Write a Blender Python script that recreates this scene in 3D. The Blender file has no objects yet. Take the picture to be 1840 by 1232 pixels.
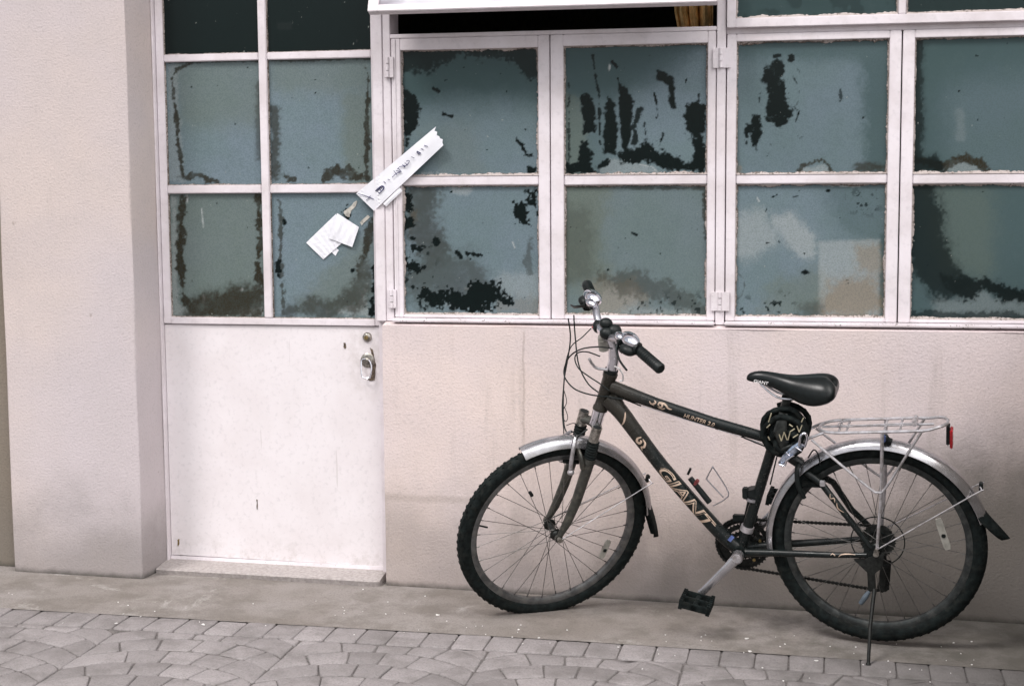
import bpy, bmesh, math, random
import numpy as np
from mathutils import Vector, Matrix
random.seed(7); rng = np.random.RandomState(7)
S = bpy.context.scene
COL = S.collection

# ------------------------------------------------------------------ camera
RIGHT = np.array([0.9808345, 0.1947069, -0.0072741]); UP = np.array([-0.0133499, 0.1044020, 0.9944456])
FWD = np.array([-0.1943848, 0.9752894, -0.1050004]); FPX = 2823.7
EYE = np.array([0.0, -5.2801, 1.4679])
cam = bpy.data.cameras.new('camera'); camo = bpy.data.objects.new('camera', cam); COL.objects.link(camo)
cam.lens = FPX / 1840 * 36; cam.sensor_width = 36; cam.sensor_fit = 'HORIZONTAL'; cam.clip_start = 0.05; cam.clip_end = 500
camo.matrix_world = Matrix(((RIGHT[0], UP[0], -FWD[0], EYE[0]), (RIGHT[1], UP[1], -FWD[1], EYE[1]), (RIGHT[2], UP[2], -FWD[2], EYE[2]), (0, 0, 0, 1)))
S.camera = camo

# ------------------------------------------------------------------ daylight: overcast sky and a broad weak sun from the upper left
SUN_EL, SUN_AZ = math.radians(52), math.radians(-38)      # azimuth measured from the facade's outward normal, towards the left
wd = bpy.data.worlds.new('World'); S.world = wd; wd.use_nodes = True
wn = wd.node_tree; wn.nodes.clear()
sky = wn.nodes.new('ShaderNodeTexSky'); sky.sky_type = 'NISHITA'; sky.sun_disc = False
sky.sun_elevation = SUN_EL; sky.sun_rotation = math.radians(180) - SUN_AZ * -1; sky.dust_density = 4; sky.air_density = 1.0
hs = wn.nodes.new('ShaderNodeHueSaturation'); hs.inputs['Saturation'].default_value = 0.22
bg = wn.nodes.new('ShaderNodeBackground'); bg.inputs[1].default_value = 0.12
wo = wn.nodes.new('ShaderNodeOutputWorld')
wn.links.new(sky.outputs[0], hs.inputs['Color']); wn.links.new(hs.outputs[0], bg.inputs[0]); wn.links.new(bg.outputs[0], wo.inputs[0])
sl = bpy.data.lights.new('sun', 'SUN'); so = bpy.data.objects.new('sun', sl); COL.objects.link(so)
sl.energy = 1.5; sl.angle = math.radians(16); sl.color = (1.0, 0.955, 0.93)
dv = Vector((math.sin(SUN_AZ) * math.cos(SUN_EL), -math.cos(SUN_AZ) * math.cos(SUN_EL), math.sin(SUN_EL)))
so.rotation_euler = dv.to_track_quat('Z', 'Y').to_euler()
vs = S.view_settings; vs.view_transform = 'Standard'; vs.look = 'None'; vs.gamma = 1; vs.use_curve_mapping = False
vs.exposure = 0.68

# ------------------------------------------------------------------ helpers
def px_plane(px, py, y):
    """a point of a plane parallel to the facade (y = const)"""
    v = (px - 920) / FPX * RIGHT - (py - 616) / FPX * UP + FWD
    return EYE + v * ((y - EYE[1]) / v[1])
G = -0.0157324
def ground_z(x): return G * x
def px_ground(px, py):
    v = (px - 920) / FPX * RIGHT - (py - 616) / FPX * UP + FWD
    t = (G * EYE[0] - EYE[2]) / (v[2] - G * v[0]); return EYE + v * t
def project(P):
    d = np.asarray(P, float) - EYE; z = d @ FWD
    return 920 + FPX * (d @ RIGHT) / z, 616 - FPX * (d @ UP) / z
def lin(c):
    c = c / 255.0
    return c / 12.92 if c <= 0.04045 else ((c + 0.055) / 1.055) ** 2.4
def rgb(r, g, b): return (lin(r), lin(g), lin(b), 1)

def link(name, me, mat=None, parent=None, smooth=False, loc=None):
    o = bpy.data.objects.new(name, me); COL.objects.link(o)
    if mat is not None and len(me.materials) == 0: me.materials.append(mat)
    if parent: o.parent = parent
    if loc is not None: o.location = loc
    if smooth:
        me.polygons.foreach_set('use_smooth', [True] * len(me.polygons))
    return o
def tag(o, label=None, cat=None, group=None, kind=None):
    if label: o['label'] = label
    if cat: o['category'] = cat
    if group: o['group'] = group
    if kind: o['kind'] = kind
    return o
def empty(name, loc=(0, 0, 0), label=None, cat=None, group=None):
    o = bpy.data.objects.new(name, None); COL.objects.link(o); o.location = loc; o.empty_display_size = 0.1
    return tag(o, label, cat, group)

class MB:
    """collects vertices and faces for one mesh"""
    def __init__(s): s.v = []; s.f = []
    def add(s, v, f):
        n = len(s.v); s.v += [tuple(p) for p in v]; s.f += [tuple(i + n for i in q) for q in f]; return s
    def box(s, x0, x1, y0, y1, z0, z1, b=0.0):
        if x0 > x1: x0, x1 = x1, x0
        if y0 > y1: y0, y1 = y1, y0
        if z0 > z1: z0, z1 = z1, z0
        if b <= 0:
            v = [(x0, y0, z0), (x1, y0, z0), (x1, y1, z0), (x0, y1, z0), (x0, y0, z1), (x1, y0, z1), (x1, y1, z1), (x0, y1, z1)]
            return s.add(v, [(0, 3, 2, 1), (4, 5, 6, 7), (0, 1, 5, 4), (1, 2, 6, 5), (2, 3, 7, 6), (3, 0, 4, 7)])
        bm = bmesh.new(); bmesh.ops.create_cube(bm, size=1)
        for q in bm.verts: q.co = Vector(((x0 + x1) / 2 + q.co.x * (x1 - x0), (y0 + y1) / 2 + q.co.y * (y1 - y0), (z0 + z1) / 2 + q.co.z * (z1 - z0)))
        bmesh.ops.bevel(bm, geom=bm.edges[:], offset=b, segments=2, affect='EDGES', clamp_overlap=True)
        bm.verts.index_update(); s.add([q.co for q in bm.verts], [[q.index for q in f.verts] for f in bm.faces]); bm.free(); return s
    def tube(s, pts, r, n=8, closed=False, cap=True, sx=1.0):
        """r: number or list of radii"""
        P = [Vector(p) for p in pts]; N = len(P)
        R = [r] * N if not isinstance(r, (list, tuple)) else list(r)
        T = []
        for i in range(N):
            a = P[i - 1] if (i > 0 or closed) else P[i]; b = P[(i + 1) % N] if (i < N - 1 or closed) else P[i]
            t = (b - a); T.append(t.normalized() if t.length > 1e-9 else Vector((1, 0, 0)))
        u = T[0].cross(Vector((0, 1, 0)));
        if u.length < 0.15: u = T[0].cross(Vector((0, 0, 1)))
        u.normalize(); base = len(s.v)
        for i in range(N):
            if i:
                ax = T[i - 1].cross(T[i])
                if ax.length > 1e-7: u = Matrix.Rotation(T[i - 1].angle(T[i]), 3, ax.normalized()) @ u
            u = (u - T[i] * u.dot(T[i])).normalized(); w = T[i].cross(u)
            for k in range(n):
                a = 2 * math.pi * k / n; s.v.append(tuple(P[i] + u * (R[i] * math.cos(a)) + w * (R[i] * sx * math.sin(a))))
        M = N if closed else N - 1
        for i in range(M):
            j = (i + 1) % N
            for k in range(n):
                l = (k + 1) % n; s.f.append((base + i * n + k, base + i * n + l, base + j * n + l, base + j * n + k))
        if cap and not closed:
            s.f.append(tuple(base + k for k in range(n))[::-1]); s.f.append(tuple(base + (N - 1) * n + k for k in range(n)))
        return s
    def lathe(s, prof, n=64, c=(0, 0, 0), a0=0.0, a1=2 * math.pi, closed_prof=True):
        """profile of (radius, lateral): turns in the x-z plane round the y axis (a wheel's plane)"""
        full = abs(a1 - a0 - 2 * math.pi) < 1e-6; m = len(prof); base = len(s.v); N = n if full else n + 1
        for i in range(N):
            a = a0 + (a1 - a0) * i / n
            for (R, y) in prof: s.v.append((c[0] + R * math.cos(a), c[1] + y, c[2] + R * math.sin(a)))
        for i in range(n):
            j = (i + 1) % N
            for k in range(m if closed_prof else m - 1):
                l = (k + 1) % m; s.f.append((base + i * m + k, base + i * m + l, base + j * m + l, base + j * m + k))
        return s
    def ball(s, c, rx, ry, rz, n=12, m=8):
        base = len(s.v)
        for j in range(m + 1):
            t = math.pi * j / m
            for i in range(n):
                a = 2 * math.pi * i / n; s.v.append((c[0] + rx * math.sin(t) * math.cos(a), c[1] + ry * math.sin(t) * math.sin(a), c[2] + rz * math.cos(t)))
        for j in range(m):
            for i in range(n):
                l = (i + 1) % n; s.f.append((base + j * n + i, base + (j + 1) * n + i, base + (j + 1) * n + l, base + j * n + l))
        return s
    def mesh(s, name='mesh', fix=True):
        me = bpy.data.meshes.new(name); me.from_pydata(s.v, [], s.f); me.validate()
        if fix:
            bm = bmesh.new(); bm.from_mesh(me); bmesh.ops.recalc_face_normals(bm, faces=bm.faces[:]); bm.to_mesh(me); bm.free()
        return me
    def build(s, name, mat, parent=None, smooth=False, loc=None, auto=None):
        me = s.mesh(name); o = link(name, me, mat, parent, False, loc)
        if smooth or auto:
            me.polygons.foreach_set('use_smooth', [True] * len(me.polygons))
            ang = math.radians(auto or 40)
            bm = bmesh.new(); bm.from_mesh(me)
            for e in bm.edges:
                if len(e.link_faces) == 2 and e.calc_face_angle(0) > ang: e.smooth = False
            bm.to_mesh(me); bm.free()
        return o
def spline(pts, n=8, closed=False):
    P = [Vector(p) for p in pts]; N = len(P); out = []
    for i in range(N if closed else N - 1):
        g = lambda k: P[k % N] if closed else P[max(0, min(N - 1, k))]
        a, b, c, d = g(i - 1), g(i), g(i + 1), g(i + 2)
        for k in range(n):
            t = k / n; out.append(0.5 * ((2 * b) + (c - a) * t + (2 * a - 5 * b + 4 * c - d) * t * t + (3 * b - a - 3 * c + d) * t ** 3))
    if not closed: out.append(P[-1])
    return out

# ------------------------------------------------------------------ materials
class NT:
    def __init__(s, name):
        s.m = bpy.data.materials.new(name); s.m.use_nodes = True; s.t = s.m.node_tree
        s.b = s.t.nodes['Principled BSDF']; s.c = None
    def n(s, t, **k):
        q = s.t.nodes.new(t)
        for a, v in k.items():
            if a in q.inputs.keys(): q.inputs[a].default_value = v
            else: setattr(q, a, v)
        return q
    def l(s, a, b): s.t.links.new(a, b)
    def coord(s):
        if s.c is None: s.c = s.n('ShaderNodeTexCoord').outputs['Object']
        return s.c
    def noise(s, scale, detail=4, rough=0.55, vec=None, dist=0.0):
        q = s.n('ShaderNodeTexNoise', Scale=scale, Detail=detail, Roughness=rough, Distortion=dist); s.l(vec or s.coord(), q.inputs['Vector']); return q.outputs['Fac']
    def ramp(s, v, a, b, ca=0.0, cb=1.0):
        q = s.n('ShaderNodeMapRange'); q.interpolation_type = 'SMOOTHSTEP'; s.l(v, q.inputs[0])
        for i, x in enumerate((a, b, ca, cb)): q.inputs[i + 1].default_value = x
        return q.outputs[0]
    def math(s, op, a, b=None):
        q = s.n('ShaderNodeMath', operation=op)
        for i, x in enumerate((a, b)):
            if x is None: continue
            if hasattr(x, 'links') or hasattr(x, 'is_linked'): s.l(x, q.inputs[i])
            else: q.inputs[i].default_value = x
        return q.outputs[0]
    def mix(s, fac, a, b, mode='MIX'):
        q = s.n('ShaderNodeMix', data_type='RGBA', blend_type=mode)
        for i, x in ((0, fac), (6, a), (7, b)):
            if hasattr(x, 'is_linked'): s.l(x, q.inputs[i])
            else: q.inputs[i].default_value = x
        return q.outputs[2]
    def attr(s, name):
        q = s.n('ShaderNodeAttribute', attribute_name=name); return q.outputs['Fac']
    def set(s, **k):
        for a, v in k.items():
            i = s.b.inputs[a.replace('_', ' ')]
            if hasattr(v, 'is_linked'): s.l(v, i)
            else: i.default_value = v
        return s
    def bump(s, h, strength=0.5, dist=0.01, prev=None):
        q = s.n('ShaderNodeBump', Strength=strength, Distance=dist); s.l(h, q.inputs['Height'])
        if prev is not None: s.l(prev, q.inputs['Normal'])
        s.l(q.outputs[0], s.b.inputs['Normal']); return q.outputs[0]
    def geo(s): return s.n('ShaderNodeNewGeometry').outputs['Position']

def mat_simple(name, col, rough=0.5, metal=0.0, var=0.25, scale=40, bump=0.0, dirt=None, spec=0.5):
    t = NT(name); f = t.noise(scale, 5)
    dark = tuple(c * (1 - var) for c in col[:3]) + (1,); light = tuple(min(1, c * (1 + var)) for c in col[:3]) + (1,)
    c = t.mix(t.ramp(f, 0.3, 0.7), dark, light)
    if dirt: c = t.mix(t.ramp(t.noise(dirt[1], 6, 0.65), 0.5, 0.62, 0, dirt[2]), c, dirt[0])
    t.set(Base_Color=c, Roughness=rough, Metallic=metal, Specular_IOR_Level=spec)
    if bump: t.bump(f, bump, 0.002)
    return t.m

def mat_stucco(name, base, grime_shade_z=0.35, grime_shade=0.75, crack=True, darken=1.0):
    t = NT(name); P = t.geo(); sep = t.n('ShaderNodeSeparateXYZ'); t.l(P, sep.inputs[0]); X, Z = sep.outputs[0], sep.outputs[2]
    big = t.noise(1.1, 4, 0.5, P); mid = t.noise(7, 5, 0.6, P); fine = t.noise(130, 3, 0.6, P); med = t.noise(75, 4, 0.6, P)
    b = base; warm = tuple(v * k for v, k in zip(b[:3], (1.04, 0.985, 0.93))) + (1,); cool = tuple(v * k for v, k in zip(b[:3], (0.96, 0.945, 0.975))) + (1,)
    c = t.mix(t.ramp(big, 0.35, 0.65), warm, cool)
    c = t.mix(t.ramp(mid, 0.35, 0.75, 0, 0.22), c, tuple(v * 0.8 for v in b[:3]) + (1,))
    c = t.mix(t.ramp(fine, 0.50, 0.74, 0, 0.32), c, tuple(v * 0.58 for v in b[:3]) + (1,))
    # splash dirt rising from the pavement, with shade towards the lower right painted in
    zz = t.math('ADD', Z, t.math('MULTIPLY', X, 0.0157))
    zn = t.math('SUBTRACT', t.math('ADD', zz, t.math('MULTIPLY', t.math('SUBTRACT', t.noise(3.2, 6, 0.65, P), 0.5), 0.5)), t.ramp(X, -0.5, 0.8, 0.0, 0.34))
    g = t.ramp(zn, 0.02, grime_shade_z, grime_shade, 0.0)
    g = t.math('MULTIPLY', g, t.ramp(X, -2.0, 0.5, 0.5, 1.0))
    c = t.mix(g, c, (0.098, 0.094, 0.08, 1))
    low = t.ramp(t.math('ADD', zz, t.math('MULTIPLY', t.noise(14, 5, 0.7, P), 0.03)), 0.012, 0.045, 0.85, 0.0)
    c = t.mix(low, c, (0.055, 0.052, 0.045, 1))  # contact shade along the wall foot, painted as a dark line
    # vertical drips
    mp = t.n('ShaderNodeMapping'); mp.inputs['Scale'].default_value = (9, 9, 0.8); t.l(P, mp.inputs[0])
    dr = t.ramp(t.noise(1, 5, 0.7, mp.outputs[0]), 0.56, 0.72, 0, 0.2); c = t.mix(dr, c, (0.22, 0.195, 0.17, 1))
    # small pits and rusty specks
    sp = t.ramp(t.noise(21, 2, 0.5, P), 0.76, 0.82, 0, 0.4); c = t.mix(sp, c, (0.17, 0.13, 0.09, 1))
    if crack:
        wob = t.math('MULTIPLY', t.math('SUBTRACT', t.noise(9, 5, 0.7, P), 0.5), 0.03)
        d = t.math('ABSOLUTE', t.math('ADD', t.math('SUBTRACT', X, -1.013), wob))
        k = t.math('MULTIPLY', t.ramp(d, 0.0012, 0.006, 0.3, 0.0), t.math('MULTIPLY', t.ramp(Z, 0.5, 0.62), t.ramp(Z, 0.93, 0.95, 1, 0)))
        c = t.mix(k, c, (0.2, 0.15, 0.12, 1))
        # patched edge: a fresher coat ends in a faint level line
        d2 = t.math('ABSOLUTE', t.math('ADD', t.math('SUBTRACT', Z, 0.345), t.math('MULTIPLY', wob, 0.5)))
        k2 = t.math('MULTIPLY', t.ramp(d2, 0.003, 0.02, 0.3, 0.0), t.ramp(X, -1.3, -1.0, 1, 0)); c = t.mix(k2, c, (0.25, 0.21, 0.18, 1))
    t.set(Base_Color=c, Roughness=0.92, Specular_IOR_Level=0.25)
    q = t.bump(med, 0.24, 0.003); t.bump(fine, 0.6, 0.003, q)
    return t.m

def mat_paint(name, col=(0.72, 0.66, 0.69, 1), chips=0.5, rough=0.5, scale=1.0, grime_shade=None):
    """old gloss paint on wood or steel: hairline grain, greying, chips where the 'chip' attribute is high"""
    t = NT(name); P = t.geo()
    n1 = t.noise(6, 5, 0.6, P); n2 = t.noise(60, 4, 0.6, P); n3 = t.noise(170, 3, 0.65, P)
    c = t.mix(t.ramp(n1, 0.35, 0.7, 0, 1), col, tuple(a * b for a, b in zip(col[:3], (0.94, 0.93, 0.925) if grime_shade else (0.84, 0.825, 0.81))) + (1,))
    c = t.mix(t.ramp(n2, 0.5, 0.75, 0, 0.3), c, tuple(a * 0.62 for a in col[:3]) + (1,))
    ch = t.math('ADD', t.attr('chip'), 0.0)
    th = t.math('SUBTRACT', 0.78, t.math('MULTIPLY', ch, 0.26 * chips))
    nn = t.math('MULTIPLY', t.math('ADD', n3, t.noise(38, 5, 0.7, P)), 0.5)
    k = t.ramp(t.math('SUBTRACT', nn, t.math('SUBTRACT', th, 0.02)), 0.0, 0.012, 0, 0.9)
    c = t.mix(k, c, (0.10, 0.078, 0.062, 1))
    if grime_shade:       # hand dirt round the handle, scuffs and splashes low down, thin scratches
        sx = t.n('ShaderNodeSeparateXYZ'); t.l(P, sx.inputs[0])
        dx = t.math('SUBTRACT', sx.outputs[0], grime_shade[0]); dz = t.math('MULTIPLY', t.math('SUBTRACT', sx.outputs[2], grime_shade[1]), 0.6)
        dd = t.math('SQRT', t.math('ADD', t.math('MULTIPLY', dx, dx), t.math('MULTIPLY', dz, dz)))
        c = t.mix(t.math('MULTIPLY', t.ramp(dd, 0.03, 0.13, 0.3, 0), t.ramp(t.noise(24, 6, 0.7, P), 0.35, 0.65)), c, (0.36, 0.31, 0.27, 1))
        c = t.mix(t.math('MULTIPLY', t.ramp(sx.outputs[2], 0.07, 0.20, 0.3, 0), t.ramp(t.noise(17, 7, 0.75, P), 0.45, 0.62)), c, (0.34, 0.30, 0.26, 1))
        mp = t.n('ShaderNodeMapping'); mp.inputs['Scale'].default_value = (60, 60, 3); mp.inputs['Rotation'].default_value = (0, 0.35, 0); t.l(P, mp.inputs[0])
        c = t.mix(t.ramp(t.noise(1, 3, 0.5, mp.outputs[0]), 0.70, 0.73, 0, 0.3), c, (0.4, 0.36, 0.34, 1))
    t.set(Base_Color=c, Roughness=rough, Specular_IOR_Level=0.4)
    t.bump(t.math('SUBTRACT', n2, t.math('MULTIPLY', k, 0.8)), 0.25, 0.0015)
    return t.m

def mat_pane(name):
    """glass coated on the inside with blue-grey paint: attributes bare (paint gone), stain (brown water mark), pale, dark"""
    t = NT(name); P = t.geo()
    n1 = t.noise(5, 5, 0.6, P); n2 = t.noise(220, 2, 0.5, P); n3 = t.noise(26, 5, 0.65, P)
    c = t.mix(t.ramp(n1, 0.3, 0.7), rgb(108, 125, 130), rgb(113, 128, 138))
    c = t.mix(t.attr('dark'), c, rgb(44, 66, 66))
    c = t.mix(t.attr('olive'), c, rgb(98, 106, 94))
    c = t.mix(t.ramp(n3, 0.45, 0.8, 0, 0.22), c, rgb(80, 96, 96))
    c = t.mix(t.attr('pale'), c, rgb(165, 170, 170))
    c = t.mix(t.attr('rust'), c, rgb(128, 110, 86))
    c = t.mix(t.math('MULTIPLY', t.attr('stain'), t.ramp(n3, 0.2, 0.55, 0.65, 1.0)), c, rgb(38, 32, 17))
    c = t.mix(t.ramp(n2, 0.35, 0.7, 0.0, 0.30), c, rgb(58, 74, 74))
    c = t.mix(t.attr('bare'), c, rgb(10, 20, 20))
    sc = t.ramp(t.noise(70, 3, 0.5, P), 0.735, 0.76, 0, 0.55); c = t.mix(sc, c, rgb(150, 155, 150))
    r = t.ramp(t.attr('bare'), 0, 1, 0.42, 0.14)
    t.set(Base_Color=c, Roughness=r, Specular_IOR_Level=0.22, Coat_Weight=0.0)
    t.bump(t.math('ADD', n3, t.math('MULTIPLY', t.attr('bare'), -1.0)), 0.12, 0.0008)
    return t.m

M = {}
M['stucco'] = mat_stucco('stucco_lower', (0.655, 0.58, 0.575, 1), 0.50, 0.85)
M['stucco_pillar'] = mat_stucco('stucco_pillar', (0.56, 0.508, 0.508, 1), 0.42, 1.0, crack=False)
M['stucco_shaded'] = mat_stucco('stucco_side', (0.22, 0.195, 0.165, 1), 0.5, 0.6, crack=False)  # shadow on the wall left of the pillar is put into this darker base
M['paint'] = mat_paint('frame_paint', (0.76, 0.705, 0.74, 1), 0.7)
M['putty'] = mat_paint('putty_paint', (0.43, 0.375, 0.36, 1), 1.15)
M['doorpaint'] = mat_paint('door_paint', (0.76, 0.715, 0.735, 1), 0.12, 0.42, 1.0, (-1.585, 0.83))
M['pane'] = mat_pane('painted_glass')
M['inside'] = mat_simple('interior_dark', (0.05, 0.045, 0.04, 1), 0.9)
M['wood_inside'] = mat_simple('curtain_cloth', (0.75, 0.50, 0.22, 1), 0.9, 0, 0.3, 30)
M['paper'] = mat_simple('paper', (0.78, 0.78, 0.83, 1), 0.7, 0, 0.04, 20)
M['ink'] = mat_simple('ink', (0.02, 0.02, 0.10, 1), 0.6)
M['tape'] = mat_simple('old_tape', (0.42, 0.40, 0.36, 1), 0.35, 0, 0.4, 60)
M['black'] = mat_simple('black_plastic', (0.007, 0.010, 0.010, 1), 0.45, 0, 0.3, 60, spec=0.3)
M['rubber'] = mat_simple('rubber', (0.007, 0.010, 0.010, 1), 0.7, 0, 0.5, 50, 0.3, ((0.04, 0.04, 0.034, 1), 45, 0.22), 0.12)
M['frame'] = mat_simple('black_lacquer', (0.006, 0.009, 0.009, 1), 0.25, 0.0, 0.3, 20, 0, ((0.05, 0.046, 0.04, 1), 30, 0.25), 0.4)
M['forkpaint'] = mat_simple('fork_paint', (0.055, 0.055, 0.048, 1), 0.38, 0.4, 0.3, 30, 0, ((0.12, 0.11, 0.09, 1), 40, 0.5))
M['alloy'] = mat_simple('alloy', (0.52, 0.52, 0.56, 1), 0.28, 0.9, 0.15, 30, 0.1, ((0.2, 0.18, 0.16, 1), 50, 0.4))
M['chrome'] = mat_simple('chrome', (0.78, 0.78, 0.84, 1), 0.15, 1.0, 0.1, 40)
M['fender'] = mat_simple('brushed_fender', (0.47, 0.46, 0.48, 1), 0.25, 0.85, 0.12, 25, 0.1, ((0.28, 0.26, 0.24, 1), 14, 0.35))
M['rim'] = mat_simple('rim_alloy', (0.14, 0.145, 0.148, 1), 0.42, 0.8, 0.3, 40, 0, ((0.28, 0.27, 0.25, 1), 26, 0.3))
M['rim_dark'] = mat_simple('rim_dull', (0.05, 0.056, 0.056, 1), 0.45, 0.7, 0.3, 40, 0, ((0.16, 0.16, 0.15, 1), 26, 0.3))
M['steel'] = mat_simple('spoke_steel', (0.14, 0.135, 0.13, 1), 0.4, 0.9, 0.3, 60)
M['chain'] = mat_simple('greasy_steel', (0.014, 0.015, 0.014, 1), 0.5, 0.3, 0.5, 90, spec=0.3)
M['gear'] = mat_simple('cassette_steel', (0.035, 0.038, 0.036, 1), 0.4, 0.7, 0.4, 60)
M['rack'] = mat_simple('rack_alloy', (0.56, 0.54, 0.56, 1), 0.34, 0.7, 0.2, 50, 0, ((0.2, 0.17, 0.14, 1), 40, 0.4))
M['gold'] = mat_simple('decal_bronze', (0.52, 0.39, 0.30, 1), 0.45, 0.2, 0.2, 80)
M['white'] = mat_simple('decal_white', (0.62, 0.6, 0.6, 1), 0.5)
M['red'] = mat_simple('reflector_red', (0.35, 0.015, 0.02, 1), 0.2)
M['clear'] = mat_simple('reflector_clear', (0.30, 0.29, 0.26, 1), 0.18)
M['blue'] = mat_simple('blue_plastic', (0.12, 0.17, 0.4, 1), 0.35)
M['saddle'] = mat_simple('saddle_vinyl', (0.005, 0.007, 0.007, 1), 0.3, 0, 0.3, 90, 0.08, spec=0.28)
M['brass'] = mat_simple('aged_brass', (0.30, 0.22, 0.10, 1), 0.4, 0.8, 0.4, 90)
M['oldsteel'] = mat_simple('tarnished_steel', (0.32, 0.30, 0.27, 1), 0.35, 0.8, 0.45, 90)
M['rust'] = mat_simple('rust_stain', (0.10, 0.075, 0.055, 1), 0.9, 0, 0.6, 150)

def mat_frame():
    t = NT('black_bronze_fade'); sx = t.n('ShaderNodeSeparateXYZ'); t.l(t.coord(), sx.inputs[0])
    c = t.mix(t.ramp(sx.outputs[0], 0.66, 0.80), (0.006, 0.009, 0.009, 1), (0.030, 0.027, 0.022, 1))
    c = t.mix(t.ramp(t.noise(34, 6, 0.65), 0.5, 0.64, 0, 0.2), c, (0.045, 0.042, 0.038, 1))
    c = t.mix(t.ramp(t.noise(240, 2, 0.5), 0.66, 0.70, 0, 0.5), c, (0.14, 0.13, 0.12, 1))
    t.set(Base_Color=c, Roughness=t.ramp(t.noise(22, 4), 0.3, 0.7, 0.2, 0.42), Specular_IOR_Level=0.3); return t.m
M['frame'] = mat_frame()
def mat_ground():
    t = NT('worn_concrete'); P = t.geo()
    a = t.noise(1.6, 5, 0.6, P); b = t.noise(9, 6, 0.68, P); f = t.noise(160, 3, 0.6, P)
    c = t.mix(t.ramp(a, 0.35, 0.65), (0.215, 0.190, 0.172, 1), (0.28, 0.255, 0.242, 1))
    c = t.mix(t.ramp(b, 0.40, 0.66, 0, 0.6), c, (0.15, 0.132, 0.115, 1))
    c = t.mix(t.ramp(t.noise(4.3, 6, 0.7, P, 0.6), 0.60, 0.70, 0, 0.55), c, (0.42, 0.40, 0.38, 1))
    c = t.mix(t.ramp(f, 0.45, 0.72, 0, 0.42), c, (0.10, 0.09, 0.08, 1))
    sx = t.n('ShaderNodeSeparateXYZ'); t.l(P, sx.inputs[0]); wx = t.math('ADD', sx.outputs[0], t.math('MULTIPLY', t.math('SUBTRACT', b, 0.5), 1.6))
    c = t.mix(t.ramp(wx, -0.6, 0.8, 0, 0.72), c, (0.085, 0.082, 0.07, 1))  # dark mottling, with shade towards the right painted into the concrete
    t.set(Base_Color=c, Roughness=0.9, Specular_IOR_Level=0.25); q = t.bump(f, 0.5, 0.003); t.bump(b, 0.3, 0.008, q); return t.m
def mat_sett():
    t = NT('granite_sett'); P = t.geo()
    oi = t.n('ShaderNodeObjectInfo').outputs['Random']
    a = t.noise(8, 5, 0.65, P); f = t.noise(170, 3, 0.6, P)
    c = t.mix(oi, (0.235, 0.215, 0.213, 1), (0.33, 0.302, 0.302, 1))
    c = t.mix(t.ramp(a, 0.40, 0.7, 0, 0.55), c, (0.14, 0.127, 0.12, 1))
    c = t.mix(t.ramp(t.noise(30, 4, 0.7, P), 0.6, 0.68, 0, 0.3), c, (0.36, 0.345, 0.345, 1))
    sx = t.n('ShaderNodeSeparateXYZ'); t.l(P, sx.inputs[0]); c = t.mix(t.ramp(t.math('ADD', sx.outputs[0], t.math('MULTIPLY', a, 0.8)), -0.3, 1.1, 0, 0.6), c, (0.07, 0.07, 0.062, 1))  # shade deepening to the right is painted into the stone colour
    c = t.mix(t.ramp(f, 0.45, 0.7, 0, 0.45), c, (0.13, 0.12, 0.12, 1))
    t.set(Base_Color=c, Roughness=0.85, Specular_IOR_Level=0.3); q = t.bump(f, 0.6, 0.003); t.bump(t.noise(40, 5, 0.65, P), 0.7, 0.006, q); return t.m
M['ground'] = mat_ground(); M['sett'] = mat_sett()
M['joint'] = mat_simple('joint_sand', (0.125, 0.113, 0.108, 1), 0.95, 0, 0.4, 120, 0.4)
M['flake'] = mat_simple('paint_flake', (0.72, 0.70, 0.68, 1), 0.7, 0, 0.1, 40)
M['step'] = mat_simple('cement_step', (0.36, 0.325, 0.315, 1), 0.88, 0, 0.15, 90, 0.3, ((0.2, 0.18, 0.16, 1), 70, 0.25))

# ------------------------------------------------------------------ ground
YB = lambda x: -0.505 + (0.032 * (x + 0.8) if x < -0.8 else 0.0)    # where the concrete strip meets the paving
def sheet(xs, yfun0, yfun1, dz, ny=2):
    m = MB(); n = len(xs)
    for j in range(ny + 1):
        for x in xs:
            y = yfun0(x) + (yfun1(x) - yfun0(x)) * j / ny; m.v.append((x, y, ground_z(x) + dz))
    for j in range(ny):
        for i in range(n - 1): a = j * n + i; m.f.append((a, a + 1, a + n + 1, a + n))
    return m
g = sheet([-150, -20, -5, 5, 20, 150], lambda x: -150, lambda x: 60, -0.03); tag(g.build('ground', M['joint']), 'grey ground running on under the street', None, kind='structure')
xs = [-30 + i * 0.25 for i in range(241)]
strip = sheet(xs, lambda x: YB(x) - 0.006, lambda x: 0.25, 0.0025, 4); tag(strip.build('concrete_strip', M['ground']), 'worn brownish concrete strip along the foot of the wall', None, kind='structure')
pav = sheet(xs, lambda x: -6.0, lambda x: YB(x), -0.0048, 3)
pave = tag(pav.build('pavement', M['joint']), 'grey stone sett paving in small arcs with a straight edge course', None, kind='structure')

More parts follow.
